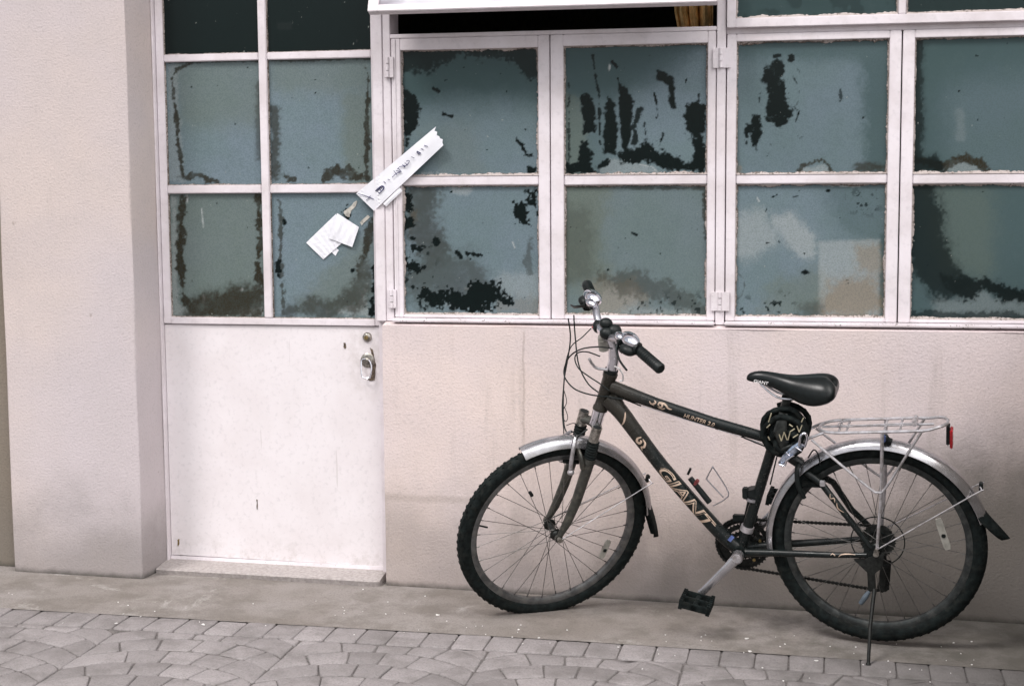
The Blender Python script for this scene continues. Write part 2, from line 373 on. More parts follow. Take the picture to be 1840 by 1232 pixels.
def sett_mesh(poly, zoff, tilt, h=0.03, b=0.0042):
    c = np.mean(poly, 0); n = len(poly); v = []; m = MB()
    P = []
    for i in range(n):      # rounded corners
        p, q, r = poly[i - 1], poly[i], poly[(i + 1) % n]
        d1 = (p - q); d2 = (r - q); l1 = np.hypot(*d1) + 1e-9; l2 = np.hypot(*d2) + 1e-9; k = min(0.012, l1 * 0.3, l2 * 0.3)
        P += [q + d1 / l1 * k, q + d1 / l1 * k * 0.25 + d2 / l2 * k * 0.25, q + d2 / l2 * k]
    P = np.array(P); P = P + rng.uniform(-0.0016, 0.0016, P.shape); k = len(P)
    for (s, z) in ((0.0, -h), (0.0, -b * 0.9), (b * 0.45, -b * 0.25), (b * 1.3, 0.0)):
        for q in P:
            d = c - q; L = np.hypot(*d); w = q + d / L * s
            zz = ground_z(w[0]) + zoff + z + ((w - c) @ tilt if z > -h else 0); v.append((w[0], w[1], zz))
    m.v = v
    for r in range(3):
        for i in range(k): j = (i + 1) % k; m.f.append((r * k + i, r * k + j, (r + 1) * k + j, (r + 1) * k + i))
    m.v.append((c[0], c[1], ground_z(c[0]) + zoff + 0.0012)); e = len(m.v) - 1
    for i in range(k): m.f.append((3 * k + i, 3 * k + (i + 1) % k, e))
    return m
far = MB(); nsett = 0
def place_sett(poly, name):
    global nsett, far
    poly = np.array(poly, float); c = poly.mean(0); area = 0.5 * abs(sum(poly[i][0] * poly[(i + 1) % len(poly)][1] - poly[(i + 1) % len(poly)][0] * poly[i][1] for i in range(len(poly))))
    if area < 0.0016: return
    # joint gap
    g_ = 0.0021 + rng.uniform(-0.0006, 0.0008); P2 = []
    for q in poly:
        d = c - q; L = np.hypot(*d); P2.append(q + d / L * g_ * 1.35)
    m = sett_mesh(np.array(P2), rng.uniform(0.0, 0.0018) if name == 'edge_stone' else rng.uniform(-0.002, 0.0015), rng.uniform(-0.014, 0.014, 2))
    px, py = project((c[0], c[1], ground_z(c[0])))
    if -70 < px < 1910 and py < 1262 and nsett < 295:
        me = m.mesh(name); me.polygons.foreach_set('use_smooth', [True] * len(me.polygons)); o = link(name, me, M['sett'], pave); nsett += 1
    else: far.add(m.v, m.f)
W_ED = 0.148
x = -4.2
while x < 2.6:
    w = 0.103 + rng.uniform(-0.006, 0.006); y0, y1 = YB(x), YB(x + w)
    place_sett([(x, y0 - W_ED), (x + w, y1 - W_ED + rng.uniform(-0.004, 0.004)), (x + w, y1 + 0.006), (x, y0 + 0.006)], 'edge_stone'); x += w
FW = 0.60; FR = 0.42; FT = 0.122
def clip_poly(poly, ylim):
    out = []
    for i in range(len(poly)):
        a, b = poly[i], poly[(i + 1) % len(poly)]; la, lb = YB(a[0]) - W_ED - 0.003, YB(b[0]) - W_ED - 0.003
        ia, ib = a[1] <= la, b[1] <= lb
        if ia: out.append(a)
        if ia != ib:
            t = (la - a[1]) / ((b[1] - a[1]) - (lb - la)); out.append((a[0] + (b[0] - a[0]) * t, a[1] + (b[1] - a[1]) * t))
    return out
def arc_y(u): return math.sqrt(FR * FR - u * u) - FR
for k in range(-1, 13):
    for ci in range(-7, 5):
        cx = ci * FW - 0.1; ns = 5; off = 0.5 * (k % 2)
        edges = [-FW / 2] + [(-FW / 2 + FW * (i + off) / ns + rng.uniform(-0.009, 0.009)) for i in range(0, ns + 1) if 0.02 < (i + off) / ns < 0.98] + [FW / 2]
        for a, b in zip(edges[:-1], edges[1:]):
            def low(u): return (cx + u, -0.62 - k * FT + arc_y(u) - FT * 0.0)
            def topp(u):
                th = math.asin(max(-1, min(1, u / FR))); uu = u if abs(u) > FW / 2 - 1e-6 else u - FT * math.sin(th) * math.cos(th) * 0.8
                return (cx + uu, -0.62 - (k + 1) * FT + arc_y(uu))
            pm = (a + b) / 2
            poly = [topp(a), topp(pm), topp(b), low(b), low(pm), low(a)]
            poly = clip_poly(poly, 0)
            if len(poly) >= 3: place_sett(poly, 'paving_stone')
if far.v: fo = far.build('outer_stones', M['sett'], pave, smooth=True); fo['kind'] = 'stuff'

# chips of white paint and grit lying on the concrete strip
fl = MB()
for i in range(84):
    if i < 34: px = rng.uniform(0, 1840); py = 1062 + px * 0.045 + abs(rng.normal(0, 34))
    else: px = rng.uniform(1150, 1800) if i < 64 else rng.uniform(560, 1000); py = 1075 + (px - 560) * 0.085 + rng.normal(22, 24)
    p = px_ground(px, py)
    if p[1] > -0.01 or p[1] < -0.9: continue
    s_ = rng.uniform(0.0010, 0.0034) * (2.6 if rng.rand() < 0.10 else 1); n = 6; a0 = rng.uniform(0, 6.28)
    dzf = 0.0035 if p[1] > YB(p[0]) else 0.004
    v = [(p[0] + s_ * rng.uniform(0.5, 1.4) * math.cos(a0 + k * 6.283 / n), p[1] + s_ * rng.uniform(0.4, 1.2) * math.sin(a0 + k * 6.283 / n), ground_z(p[0]) + dzf + rng.uniform(0, 0.002)) for k in range(n)]
    lo = [(q[0], q[1], q[2] - 0.002) for q in v]
    fl.add(v + lo, [tuple(range(n)), tuple(range(2 * n - 1, n - 1, -1))] + [(k, (k + 1) % n, n + (k + 1) % n, n + k) for k in range(n)])
tag(fl.build('paint_flakes', M['flake']), 'scattered chips of white paint and grit on the concrete strip', 'debris', kind='stuff')

# ------------------------------------------------------------------ building
B = empty('building', (-0.5, 0.2, 0), 'old workshop front with cream stucco, white door and paint-blinded windows', 'building')
B.location = (0, 0, 0)
def relief(xs, zs, yf):
    m = MB(); n = len(xs)
    for z in zs:
        for x in xs: m.v.append((x, yf(x, z), z))
    for j in range(len(zs) - 1):
        for i in range(n - 1): a = j * n + i; m.f.append((a, a + 1, a + n + 1, a + n))
    return m
ZS = 0.962        # sill height
# wall below the windows: gently uneven face, rounded top ledge, thickness behind
def wav(x, z): return 0.0016 * math.sin(x * 7.3 + z * 3) + 0.0012 * math.sin(z * 17 + x * 5.1) + 0.001 * math.sin(x * 23)
xw = [-1.515 + i * 0.03 for i in range(152)]; zw = [-0.35 + i * 0.03 for i in range(44)] + [0.949, 0.955]
zw = [z for z in zw if z < 0.95] + [0.955]
m = relief(xw, zw, wav)
m.add([(xw[0], 0.0, 0.955), (xw[-1], 0.0, 0.955), (xw[-1], 0.055, 0.965), (xw[0], 0.055, 0.965), (xw[0], 0.25, 0.965), (xw[-1], 0.25, 0.965)], [(0, 1, 2, 3), (3, 2, 5, 4)])
m.add([(xw[0], 0.002, -0.35), (xw[0], 0.25, -0.35), (xw[0], 0.25, 0.965), (xw[0], 0.002, 0.955)], [(0, 1, 2, 3)])
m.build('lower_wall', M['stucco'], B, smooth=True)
PX, PXL, PY = -2.388, -2.893, -0.115
m = MB()
pts = [(PXL, -0.05), (PXL, PY + 0.006), (PXL + 0.006, PY), (PX - 0.008, PY), (PX - 0.002, PY + 0.003), (PX, PY + 0.009), (-2.368, 0.12), (-2.368, 0.3), (PXL, 0.3)]
zz_ = [-0.3 + 0.12 * i for i in range(33)]
for z in zz_:
    for i, (a, b) in enumerate(pts): m.v.append((a + 0.0012 * math.sin(z * 9 + i), b + 0.0010 * math.sin(z * 13 + i * 2), z))
for j in range(len(zz_) - 1):
    for i in range(len(pts)): k = (i + 1) % len(pts); m.f.append((j * 9 + i, j * 9 + k, j * 9 + 9 + k, j * 9 + 9 + i))
m.build('pillar', M['stucco_pillar'], B, auto=35)
MB().box(-7.0, PXL - 0.002, -0.055, 0.3, -0.4, 3.55).build('side_wall', M['stucco_shaded'], B)
MB().box(-2.36, 3.0, 0.02, 0.3, 2.62, 3.55).build('upper_wall', M['stucco'], B)
MB().box(0.86, 3.0, 0.012, 0.25, 0.966, 2.62).build('end_wall', M['stucco'], B)
# unseen low wall, added just right of the view to shade the lower corner
MB().box(0.80, 1.02, -2.1, 0.0, -0.3, 1.25, 0.01).build('added_shade_wall', M['stucco_shaded'], B)
# dim room behind the open top window
r = MB(); X0, X1, Y0, Y1, Z0, Z1 = -2.9, 3.0, 0.3, 3.2, -0.1, 3.5
r.add([(X0, Y0, Z0), (X1, Y0, Z0), (X1, Y1, Z0), (X0, Y1, Z0), (X0, Y0, Z1), (X1, Y0, Z1), (X1, Y1, Z1), (X0, Y1, Z1)], [(0, 1, 2, 3), (4, 7, 6, 5), (2, 3, 7, 6), (1, 2, 6, 5), (3, 0, 4, 7)])
r.build('room', M['inside'], B)

# step in front of the door
m = MB(); vv = []
XL, XR = -2.376, -1.535
for x_, zt, zb in ((XL, 0.058, 0.030), (XR - 0.012, 0.048, 0.022), (XR, 0.046, 0.022)):
    yf = -0.030 if x_ < XR else -0.018
    zb2 = ground_z(x_) - 0.03
    vv += [(x_, yf + 0.012, zb2), (x_, yf - 0.002, zt - 0.003), (x_, yf + 0.001, zt), (x_, 0.11, zt + 0.016), (x_, 0.11, zb2)]
m.v = vv
for s_ in range(2):
    for k in range(5): l = (k + 1) % 5; m.f.append((s_ * 5 + k, s_ * 5 + l, s_ * 5 + 5 + l, s_ * 5 + 5 + k))
m.f += [(0, 1, 2, 3, 4), (14, 13, 12, 11, 10)]
m.build('doorstep', M['step'], B)

# --- noise fields for the panes
def vnoise(x, y, seed):
    r_ = np.random.RandomState(seed); T = r_.rand(64, 64); xi = np.floor(x).astype(int); yi = np.floor(y).astype(int); fx = x - xi; fy = y - yi
    fx = fx * fx * (3 - 2 * fx); fy = fy * fy * (3 - 2 * fy); g_ = lambda a, b: T[a % 64, b % 64]
    return (g_(xi, yi) * (1 - fx) + g_(xi + 1, yi) * fx) * (1 - fy) + (g_(xi, yi + 1) * (1 - fx) + g_(xi + 1, yi + 1) * fx) * fy
def fbm(x, y, f, seed, o=4):
    s_ = 0; a = 0.5
    for k in range(o): s_ = s_ + a * (vnoise(x * f, y * f, seed + k) - 0.5); a *= 0.55; f *= 2.1
    return s_ * 2
def seg_dist(X, Y, pts, closed=False):
    d = np.full(X.shape, 1e9); n = len(pts)
    for i in range(n if closed else n - 1):
        (ax, ay), (bx, by) = pts[i], pts[(i + 1) % n]; dx, dy = bx - ax, by - ay
        t = np.clip(((X - ax) * dx + (Y - ay) * dy) / (dx * dx + dy * dy + 1e-9), 0, 1); d = np.minimum(d, np.hypot(X - ax - t * dx, Y - ay - t * dy))
    return d
def poly_sd(X, Y, pts):
    ins = np.zeros(X.shape, bool); n = len(pts)
    for i in range(n):
        (ax, ay), (bx, by) = pts[i], pts[(i + 1) % n]
        c_ = ((ay > Y) != (by > Y)) & (X < (bx - ax) * (Y - ay) / (by - ay + 1e-9) + ax); ins ^= c_
    d = seg_dist(X, Y, pts, True); return np.where(ins, -d, d)
def sm(d, w): return np.clip(0.5 - d / w, 0, 1)

def glass(parent, x0, x1, z0, z1, y, marks=(), seed=1, base=None, name='pane', thick=0.004):
    """a pane with vertex masks; marks are (mask, kind, points, width, roughness, strength) in the photograph's mapping on this plane"""
    st = 0.0034; nx = max(2, int((x1 - x0) / st)); nz = max(2, int((z1 - z0) / st))
    if not marks: nx = nz = 12
    xs_, zs_ = np.meshgrid(np.linspace(x0, x1, nx), np.linspace(z0, z1, nz)); N = nx * nz
    P = np.stack([xs_, np.full_like(xs_, y), zs_], -1).reshape(-1, 3)
    d = P - EYE; zc = d @ FWD; U_ = 920 + FPX * (d @ RIGHT) / zc; V_ = 616 - FPX * (d @ UP) / zc
    A = {k: np.zeros(N) for k in ('bare', 'stain', 'pale', 'dark', 'olive', 'rust')}
    if base:
        for k, v in base.items(): A[k][:] = v
    # plain weathering towards the putty
    for i, mk in enumerate(marks):
        mask, kind, pts, w, rough, s_ = mk
        nz_ = fbm(U_ / 100, V_ / 100, 5.0, seed * 7 + i * 3, 4) * rough + fbm(U_ / 100, V_ / 100, 22.0, seed * 5 + i, 2) * rough * 0.9
        if kind == 'p': v = sm(poly_sd(U_, V_, pts) + nz_, w)
        elif kind == 'l': v = sm(seg_dist(U_, V_, pts) - w * (1 + 0.6 * fbm(U_ / 100, V_ / 100, 6, seed + i)) + nz_, max(1.5, w * 0.7))
        elif kind == 's': v = np.exp(-(np.maximum(poly_sd(U_, V_, pts) + nz_, 0) / w) ** 2)      # soft
        elif kind == 'e':   # ellipse blob, pts=(cx,cy,rx,ry)
            v = sm((np.hypot((U_ - pts[0]) / pts[2], (V_ - pts[1]) / pts[3]) - 1) * min(pts[2], pts[3]) + nz_, w)
        elif kind == 'k':   # specks: threshold noise inside region
            v = sm(poly_sd(U_, V_, pts), 30) * np.clip((fbm(U_ / 100, V_ / 100, w, seed * 3 + i, 3) - rough) * 14, 0, 1)
        A[mask] = np.clip(A[mask] + (s_ - A[mask]) * v, 0, 1) if s_ > 0 else A[mask] * (1 - v)
    if marks:
        q = fbm(U_ / 100, V_ / 100, 9, seed + 77, 3); A['bare'] = np.maximum(A['bare'], np.clip((q - 0.66) * 20, 0, 1))
    me = bpy.data.meshes.new(name)
    i, j = np.meshgrid(np.arange(nx - 1), np.arange(nz - 1)); a = (j * nx + i).ravel(); F = np.stack([a, a + 1, a + nx + 1, a + nx], -1)
    # rim and back
    rim = [(x0, y + thick, z0), (x1, y + thick, z0), (x1, y + thick, z1), (x0, y + thick, z1)]
    c4 = [0, nx - 1, N - 1, N - nx]; V = np.concatenate([P, np.array(rim)]); faces = F.tolist()
    faces += [(c4[0], N, N + 1, c4[1]), (c4[1], N + 1, N + 2, c4[2]), (c4[2], N + 2, N + 3, c4[3]), (c4[3], N + 3, N, c4[0]), (N + 3, N + 2, N + 1, N)]
    nf = len(faces); me.vertices.add(len(V)); me.vertices.foreach_set('co', V.astype(np.float32).ravel())
    me.loops.add(nf * 4); me.loops.foreach_set('vertex_index', np.array(faces, np.int32).ravel())
    me.polygons.add(nf); me.polygons.foreach_set('loop_start', np.arange(nf, dtype=np.int32) * 4); me.polygons.foreach_set('loop_total', np.full(nf, 4, np.int32))
    me.update(calc_edges=True)
    for k, v in A.items():
        at = me.attributes.new(k, 'FLOAT', 'POINT'); at.data.foreach_set('value', np.concatenate([v, np.zeros(4)]).astype(np.float32))
    return link(name, me, M['pane'], parent)

def putty(parent, x0, x1, z0, z1, y, wid=0.007, seed=1, chip=0.6, sides='LRTB', rough=1.0):
    """a ragged bead of old putty and paint round a pane"""
    m = MB(); chipv = []; r_ = np.random.RandomState(seed)
    for s_ in sides:
        L = (z1 - z0) if s_ in 'LR' else (x1 - x0); n = int(L / 0.006)
        w = wid * (1 + 0.0 * L); prev = 0; lm = r_.uniform(0.4, 1.3)
        k_ = np.convolve(r_.normal(0, 1, n + 21), np.ones(9) / 9, 'same')[10:10 + n + 1]; k2 = r_.normal(0, 1, n + 1)
        for i in range(n + 1):
            t = i / n; ww = max(0.0012, w * (1 + (0.9 * k_[i] + 0.16 * k2[i]) * lm * rough)); ww = min(ww, w * 2.2)
            if s_ == 'L': a, b = (x0, z0 + L * t), (x0 + ww, z0 + L * t)
            elif s_ == 'R': a, b = (x1, z0 + L * t), (x1 - ww, z0 + L * t)
            elif s_ == 'T': a, b = (x0 + L * t, z1), (x0 + L * t, z1 - ww)
            else: a, b = (x0 + L * t, z0), (x0 + L * t, z0 + ww * 1.2)
            yy = {'L': 0.0, 'R': 0.0002, 'T': 0.0004, 'B': 0.0006}[s_]
            m.v += [(a[0], y - 0.011 - yy, a[1]), (b[0], y - 0.0022 - yy, b[1]), (b[0], y + 0.0005, b[1])]; chipv += [chip * 0.7, chip * 1.2, chip * 1.2]
            if i:
                q = len(m.v) - 6; m.f += [(q, q + 1, q + 4, q + 3), (q + 1, q + 2, q + 5, q + 4)]
    me = m.mesh('putty', fix=False)
    at = me.attributes.new('chip', 'FLOAT', 'POINT'); at.data.foreach_set('value', chipv[:len(me.vertices)])
    return link('putty', me, M['putty'], parent)

def paint_part(m, name, parent, chip=0.3, mat='paint'):
    o = m.build(name, M[mat], parent); me = o.data
    at = me.attributes.new('chip', 'FLOAT', 'POINT'); at.data.foreach_set('value', [chip] * len(me.vertices)); return o

def W2(px, py, y): p = px_plane(px, py, y); return p[0], p[2]
# ---------------------------------------------------------------- door
YD = 0.09         # door face
D = bpy.data.objects.new('door', None); COL.objects.link(D); D.parent = B; D['label'] = 'white panelled door with six painted panes'
xl, _ = W2(310, 570, YD); xr, _ = W2(679, 800, YD)
_, z1t = W2(470, 95, YD); _, z1b = W2(470, 108.5, YD); _, z2t = W2(487, 332, YD); _, z2b = W2(487, 347, YD); _, z3t = W2(487, 571, YD); _, z3b = W2(487, 583, YD)
gxl = W2(300, 250, YD)[0]; mxl = W2(471.5, 330, YD)[0]; mxr = W2(486, 330, YD)[0]; gxr = W2(671, 300, YD)[0]
ZT = 2.5; zb_l, zb_r = 0.072, 0.060
# frame (jamb) of the door
paint_part(MB().box(-2.372, gxl - 0.030, YD - 0.030, YD + 0.05, 0.05, 2.62, 0.002), 'jamb', D, 0.25)
paint_part(MB().box(gxl - 0.028, gxl, YD - 0.012, YD + 0.03, z3b + 0.001, ZT, 0.002), 'stile', D, 0.35)
paint_part(MB().box(gxr, gxr + 0.016, YD - 0.012, YD + 0.03, z3b + 0.001, ZT, 0.002), 'stile', D, 0.35)
paint_part(MB().box(mxl, mxr, YD - 0.0125, YD + 0.026, z3t + 0.001, ZT, 0.003), 'mullion', D, 0.1)
for a, b in ((z1b, z1t), (z2b, z2t)):
    for c_, d_ in ((gxl + 0.0005, mxl - 0.0005), (mxr + 0.0005, gxr - 0.0005)):
        paint_part(MB().box(c_, d_, YD - 0.010, YD + 0.024, a, b, 0.003), 'glazing_bar', D, 0.2)
paint_part(MB().box(gxl + 0.0005, gxr - 0.0005, YD - 0.013, YD + 0.03, z3b, z3t, 0.002), 'rail', D, 0.2)
m = MB(); XA, XB_ = gxl - 0.028, gxr + 0.016
m.v = [(XA, YD - 0.004, zb_l + 0.012), (XB_, YD - 0.004, zb_r + 0.012), (XB_, YD - 0.004, z3b - 0.004), (XA, YD - 0.004, z3b - 0.004), (XA, YD + 0.03, zb_l + 0.012), (XB_, YD + 0.03, zb_r + 0.012), (XB_, YD + 0.03, z3b - 0.004), (XA, YD + 0.03, z3b - 0.004)]
m.f = [(0, 1, 2, 3), (4, 7, 6, 5), (0, 4, 5, 1), (1, 5, 6, 2), (2, 6, 7, 3), (3, 7, 4, 0)]
paint_part(m, 'panel', D, 0.0, 'doorpaint')
paint_part(MB().box(XA, XB_, YD + 0.006, YD + 0.03, z3b - 0.004, z3b), 'shadow_gap', D, 0.6)
m = MB(); m.v = [(XA, YD - 0.013, zb_l - 0.006), (XB_, YD - 0.013, zb_r - 0.004), (XB_, YD - 0.010, zb_r + 0.012), (XA, YD - 0.010, zb_l + 0.009), (XA, YD + 0.02, zb_l - 0.006), (XB_, YD + 0.02, zb_r - 0.004), (XB_, YD + 0.02, zb_r + 0.012), (XA, YD + 0.02, zb_l + 0.009)]
m.f = [(0, 1, 2, 3), (4, 7, 6, 5), (0, 4, 5, 1), (1, 5, 6, 2), (2, 6, 7, 3), (3, 7, 4, 0)]
paint_part(m, 'kick_rail', D, 0.75)
YG = YD + 0.004
def zig(pts): return pts
L_ = [  # door panes: brown tide marks inside the edges
 (gxl, mxl, z2t, z1b, 11, {'dark': 0.05}, [('pale', 'p', [(303, 118), (318, 118), (330, 325), (303, 325)], 6, 5, 0.25), ('stain', 'l', [(340, 116), (318, 125), (309, 140), (312, 170), (316, 200), (319, 250), (325, 290), (330, 318)], 3.2, 5, 0.95), ('stain', 'l', [(322, 316), (335, 318), (345, 314), (360, 316), (372, 322), (395, 328)], 4.5, 7, 0.95), ('olive', 's', [(330, 130), (462, 118), (466, 200), (345, 205)], 30, 10, 0.45), ('stain', 's', [(464, 150), (472, 150), (472, 285), (464, 285)], 5, 5, 0.55), ('stain', 'l', [(300, 112), (470, 110)], 1.5, 3, 0.8)]),
 (mxr, gxr, z2t, z1b, 12, {'dark': 0.0}, [('stain', 'l', [(655, 118), (662, 135), (660, 200), (658, 300), (660, 325)], 3.4, 6, 0.95), ('stain', 's', [(490, 190), (502, 195), (500, 240), (495, 320), (490, 320)], 5, 8, 0.8), ('stain', 'l', [(583, 325), (592, 312), (605, 306), (615, 311), (628, 300), (640, 320), (655, 316)], 5.5, 9, 0.95), ('stain', 'l', [(495, 315), (510, 312), (525, 324)], 4.5, 7, 0.9), ('olive', 's', [(500, 112), (655, 112), (655, 150), (500, 150)], 22, 8, 0.45), ('stain', 'l', [(490, 109), (668, 106)], 1.5, 4, 0.7), ('olive', 's', [(625, 180), (658, 180), (658, 320), (635, 320)], 14, 8, 0.55)]),
 (gxl, mxl, z3t, z2b, 13, {'dark': 0.10, 'olive': 0.55}, [('stain', 'l', [(332, 356), (326, 380), (324, 450), (326, 500), (332, 540), (345, 556), (420, 560)], 5.5, 7, 1.0), ('stain', 'l', [(464, 350), (466, 400), (470, 430), (463, 470), (468, 520), (462, 560)], 5.5, 8, 1.0), ('stain', 's', [(345, 560), (350, 545), (400, 530), (430, 520), (460, 530), (460, 562)], 13, 12, 0.95), ('pale', 'p', [(308, 352), (318, 352), (320, 545), (350, 566), (308, 566)], 5, 5, 0.35), ('pale', 'l', [(362, 375), (366, 410)], 0.8, 1, 1.0), ('pale', 'e', (366, 536, 2.5, 7), 1.5, 1, 1.0), ('pale', 'e', (434, 520, 3, 3), 1.5, 1, 1.0), ('pale', 'e', (336, 358, 3, 7), 1.5, 1, 1.0), ('pale', 'p', [(425, 556), (470, 550), (472, 568), (430, 566)], 4, 6, 0.5)]),
 (mxr, gxr, z3t, z2b, 14, {'dark': 0.0}, [('stain', 'l', [(500, 360), (506, 400), (503, 470), (508, 540), (510, 565)], 3.2, 6, 0.8), ('stain', 'l', [(672, 395), (662, 430), (652, 470), (650, 510), (645, 545)], 6, 9, 0.95), ('stain', 's', [(520, 560), (560, 545), (600, 550), (640, 520), (655, 480), (650, 545), (600, 560)], 12, 14, 0.75), ('bare', 'p', [(668, 480), (676, 470), (676, 568), (664, 566), (668, 540)], 3, 8, 1), ('bare', 'e', (633, 484, 6, 6), 2, 6, 1), ('bare', 'e', (624, 383, 6, 9), 2, 8, 1), ('bare', 'e', (511, 400, 3, 4), 2, 3, 1), ('bare', 'p', [(496, 470), (502, 468), (504, 500), (497, 498)], 2, 5, 1), ('pale', 'p', [(590, 560), (640, 548), (660, 510), (660, 566)], 5, 8, 0.4), ('olive', 's', [(560, 540), (660, 440), (650, 545)], 22, 14, 0.5)]),
]
for (a, b, c_, d_, sd, base, mk) in L_:
    glass(D, a - 0.004, b + 0.004, c_ - 0.004, d_ + 0.004, YG, mk, sd, base)
    putty(D, a, b, c_, d_, YG, 0.0030, sd, 0.9, 'LRB', 0.8)
for a, b, sd in ((gxl, mxl, 21), (mxr, gxr, 22)):
    glass(D, a - 0.004, b + 0.004, z1t - 0.004, ZT, YG, [('bare', 's', [(200, -600), (700, -600), (700, 120), (200, 120)], 5, 0, 0.93), ('pale', 'p', [(498, 42), (524, 41), (524, 53), (498, 54)], 3, 2, 0.22), ('pale', 'e', (641, 74, 1.5, 3), 1, 1, 0.9)], sd, {'dark': 1.0})
    putty(D, a, b, z1t, ZT, YG, 0.0025, sd, 0.9, 'LRB')
paint_part(MB().box(XA, XB_, YD - 0.012, YD + 0.03, ZT, 2.62), 'rail', D)
paint_part(MB().box(XB_ + 0.001, -1.5135, YD - 0.022, YD + 0.06, -0.02, 0.9655, 0.001), 'jamb', D, 0.3)
# lock and handle
hx, hz = W2(660, 605.5, YD - 0.004)
lk = MB().lathe([(0.0001, -0.010), (0.010, -0.010), (0.0155, -0.006), (0.0175, 0), (0.0001, 0)], 24, (0, 0, 0), closed_prof=False).build('lock_cylinder', M['oldsteel'], D, smooth=True, loc=(hx, YD - 0.004, hz))
MB().lathe([(0.0001, -0.0125), (0.0075, -0.0125), (0.0078, -0.0098)], 20, closed_prof=False).build('keyhole', M['brass'], D, loc=(hx - 0.0008, YD - 0.004, hz - 0.001))
hx, hz = W2(661, 647, YD - 0.004)
MB().lathe([(0.0001, -0.009), (0.011, -0.009), (0.0125, -0.006), (0.0235, -0.005), (0.0265, -0.002), (0.0265, 0.001)], 28, closed_prof=False).build('handle_plate', M['oldsteel'], D, smooth=True, loc=(hx, YD - 0.004, hz))
ring = spline([(-0.018, -0.012, 0.002), (-0.020, -0.017, -0.02), (-0.018, -0.020, -0.046), (-0.013, -0.021, -0.060), (0.010, -0.021, -0.061), (0.015, -0.020, -0.050), (0.018, -0.017, -0.025), (0.012, -0.013, -0.004), (0.0, -0.012, 0.006)], 5, True)
MB().tube(ring, 0.0024, 8, closed=True).build('ring_handle', M['chrome'], D, smooth=True, loc=(hx, YD - 0.004, hz))
MB().ball((0, -0.010, 0), 0.010, 0.007, 0.010).build('handle_boss', M['oldsteel'], D, smooth=True, loc=(hx, YD - 0.004, hz + 0.001))
def ragged(px, name, mat, y, parent, th=0.0012, smooth=True):
    pts_ = []
    n = len(px)
    for i in range(n):
        a, b = px[i], px[(i + 1) % n]
        for k in range(3): t = k / 3; pts_.append((a[0] + (b[0] - a[0]) * t + rng.uniform(-0.8, 0.8), a[1] + (b[1] - a[1]) * t + rng.uniform(-0.8, 0.8)))
    v = [px_plane(p[0], p[1], y) for p in pts_]; n = len(v); bk = [(p[0], p[1] + th, p[2]) for p in v]
    return MB().add(v + bk, [tuple(range(n)), tuple(range(2 * n - 1, n - 1, -1))] + [(k, (k + 1) % n, n + (k + 1) % n, n + k) for k in range(n)]).build(name, mat, parent)
ragged([(665, 625), (669, 628), (672, 640), (675, 655), (673, 683), (667, 684), (660, 682), (668, 672), (669, 660), (670, 645)], 'bare_metal_mark', M['rust'], YD - 0.006, D)
ragged([(618, 616), (621, 615), (622, 624), (619, 627), (617, 622)], 'paint_chip', M['rust'], YD - 0.0055, D)
ragged([(319, 969), (322, 968), (321.5, 978), (319, 981)], 'rust_mark', M['brass'], YD - 0.0055, D)
ragged([(461, 897), (462.5, 897), (463, 914), (461.5, 914)], 'paint_chip', M['rust'], YD - 0.0055, D)

# ---------------------------------------------------------------- window frames
YF = 0.045        # frame face, the casements close against it
XPL, XPR = W2(677, 300, YF)[0], W2(716, 300, YF)[0]
P1 = bpy.data.objects.new('window', None); COL.objects.link(P1); P1.parent = B; P1['label'] = 'four-light casement pair under an open hopper'
P2 = bpy.data.objects.new('window', None); COL.objects.link(P2); P2.parent = B; P2['label'] = 'casement pair under a closed transom'
zf = lambda px, py: W2(px, py, YF)[1]
xf = lambda px, py=300: W2(px, py, YF)[0]
Z_SILL = zf(690, 582); Z_HEAD = zf(850, 66); Z_HEADT = zf(850, 60)
# corner post shared by the door and the first window, in three steps
xa, xb, xc = xf(672), xf(690), xf(704)
paint_part(MB().box(gxr + 0.0165, xa + 0.001, 0.062, 0.16, 0.966, 2.62), 'post', P1, 0.2)
paint_part(MB().box(xa + 0.001, xb, YF - 0.004, 0.16, 0.966, 2.62, 0.002), 'post', P1, 0.2)
paint_part(MB().box(xb + 0.0005, xc, YF + 0.001, 0.16, 0.966, 2.62, 0.002), 'post', P1, 0.25)
xpa, xpb = xf(1287), xf(1303)
paint_part(MB().box(xpa, xpb, YF - 0.006, 0.16, 0.966, 2.62, 0.002), 'post', P1, 0.3)
# sill and head members
xend = 0.86
paint_part(MB().box(xc, xpa - 0.0005, 0.010, 0.16, 0.9660, 0.9785, 0.004), 'sill', P1, 0.9)
paint_part(MB().box(xpb + 0.0005, xend, 0.010, 0.16, 0.9660, 0.9785, 0.004), 'sill', P2, 0.9)
zt1, zt0 = zf(850, 60), zf(850, 70)
paint_part(MB().box(xc, xpa - 0.0005, YF - 0.002, 0.16, zf(850, 66), zf(850, 58.5), 0.002), 'transom_rail', P1, 0.3)
paint_part(MB().box(xpb + 0.0005, xend, YF + 0.006, 0.16, zf(1500, 57), zf(1500, 43), 0.002), 'transom_rail', P2, 0.6)
paint_part(MB().box(xf(1915) + 0.001, xend - 0.0005, YF - 0.002, 0.16, 0.979, 2.6, 0.002), 'post', P2, 0.3)

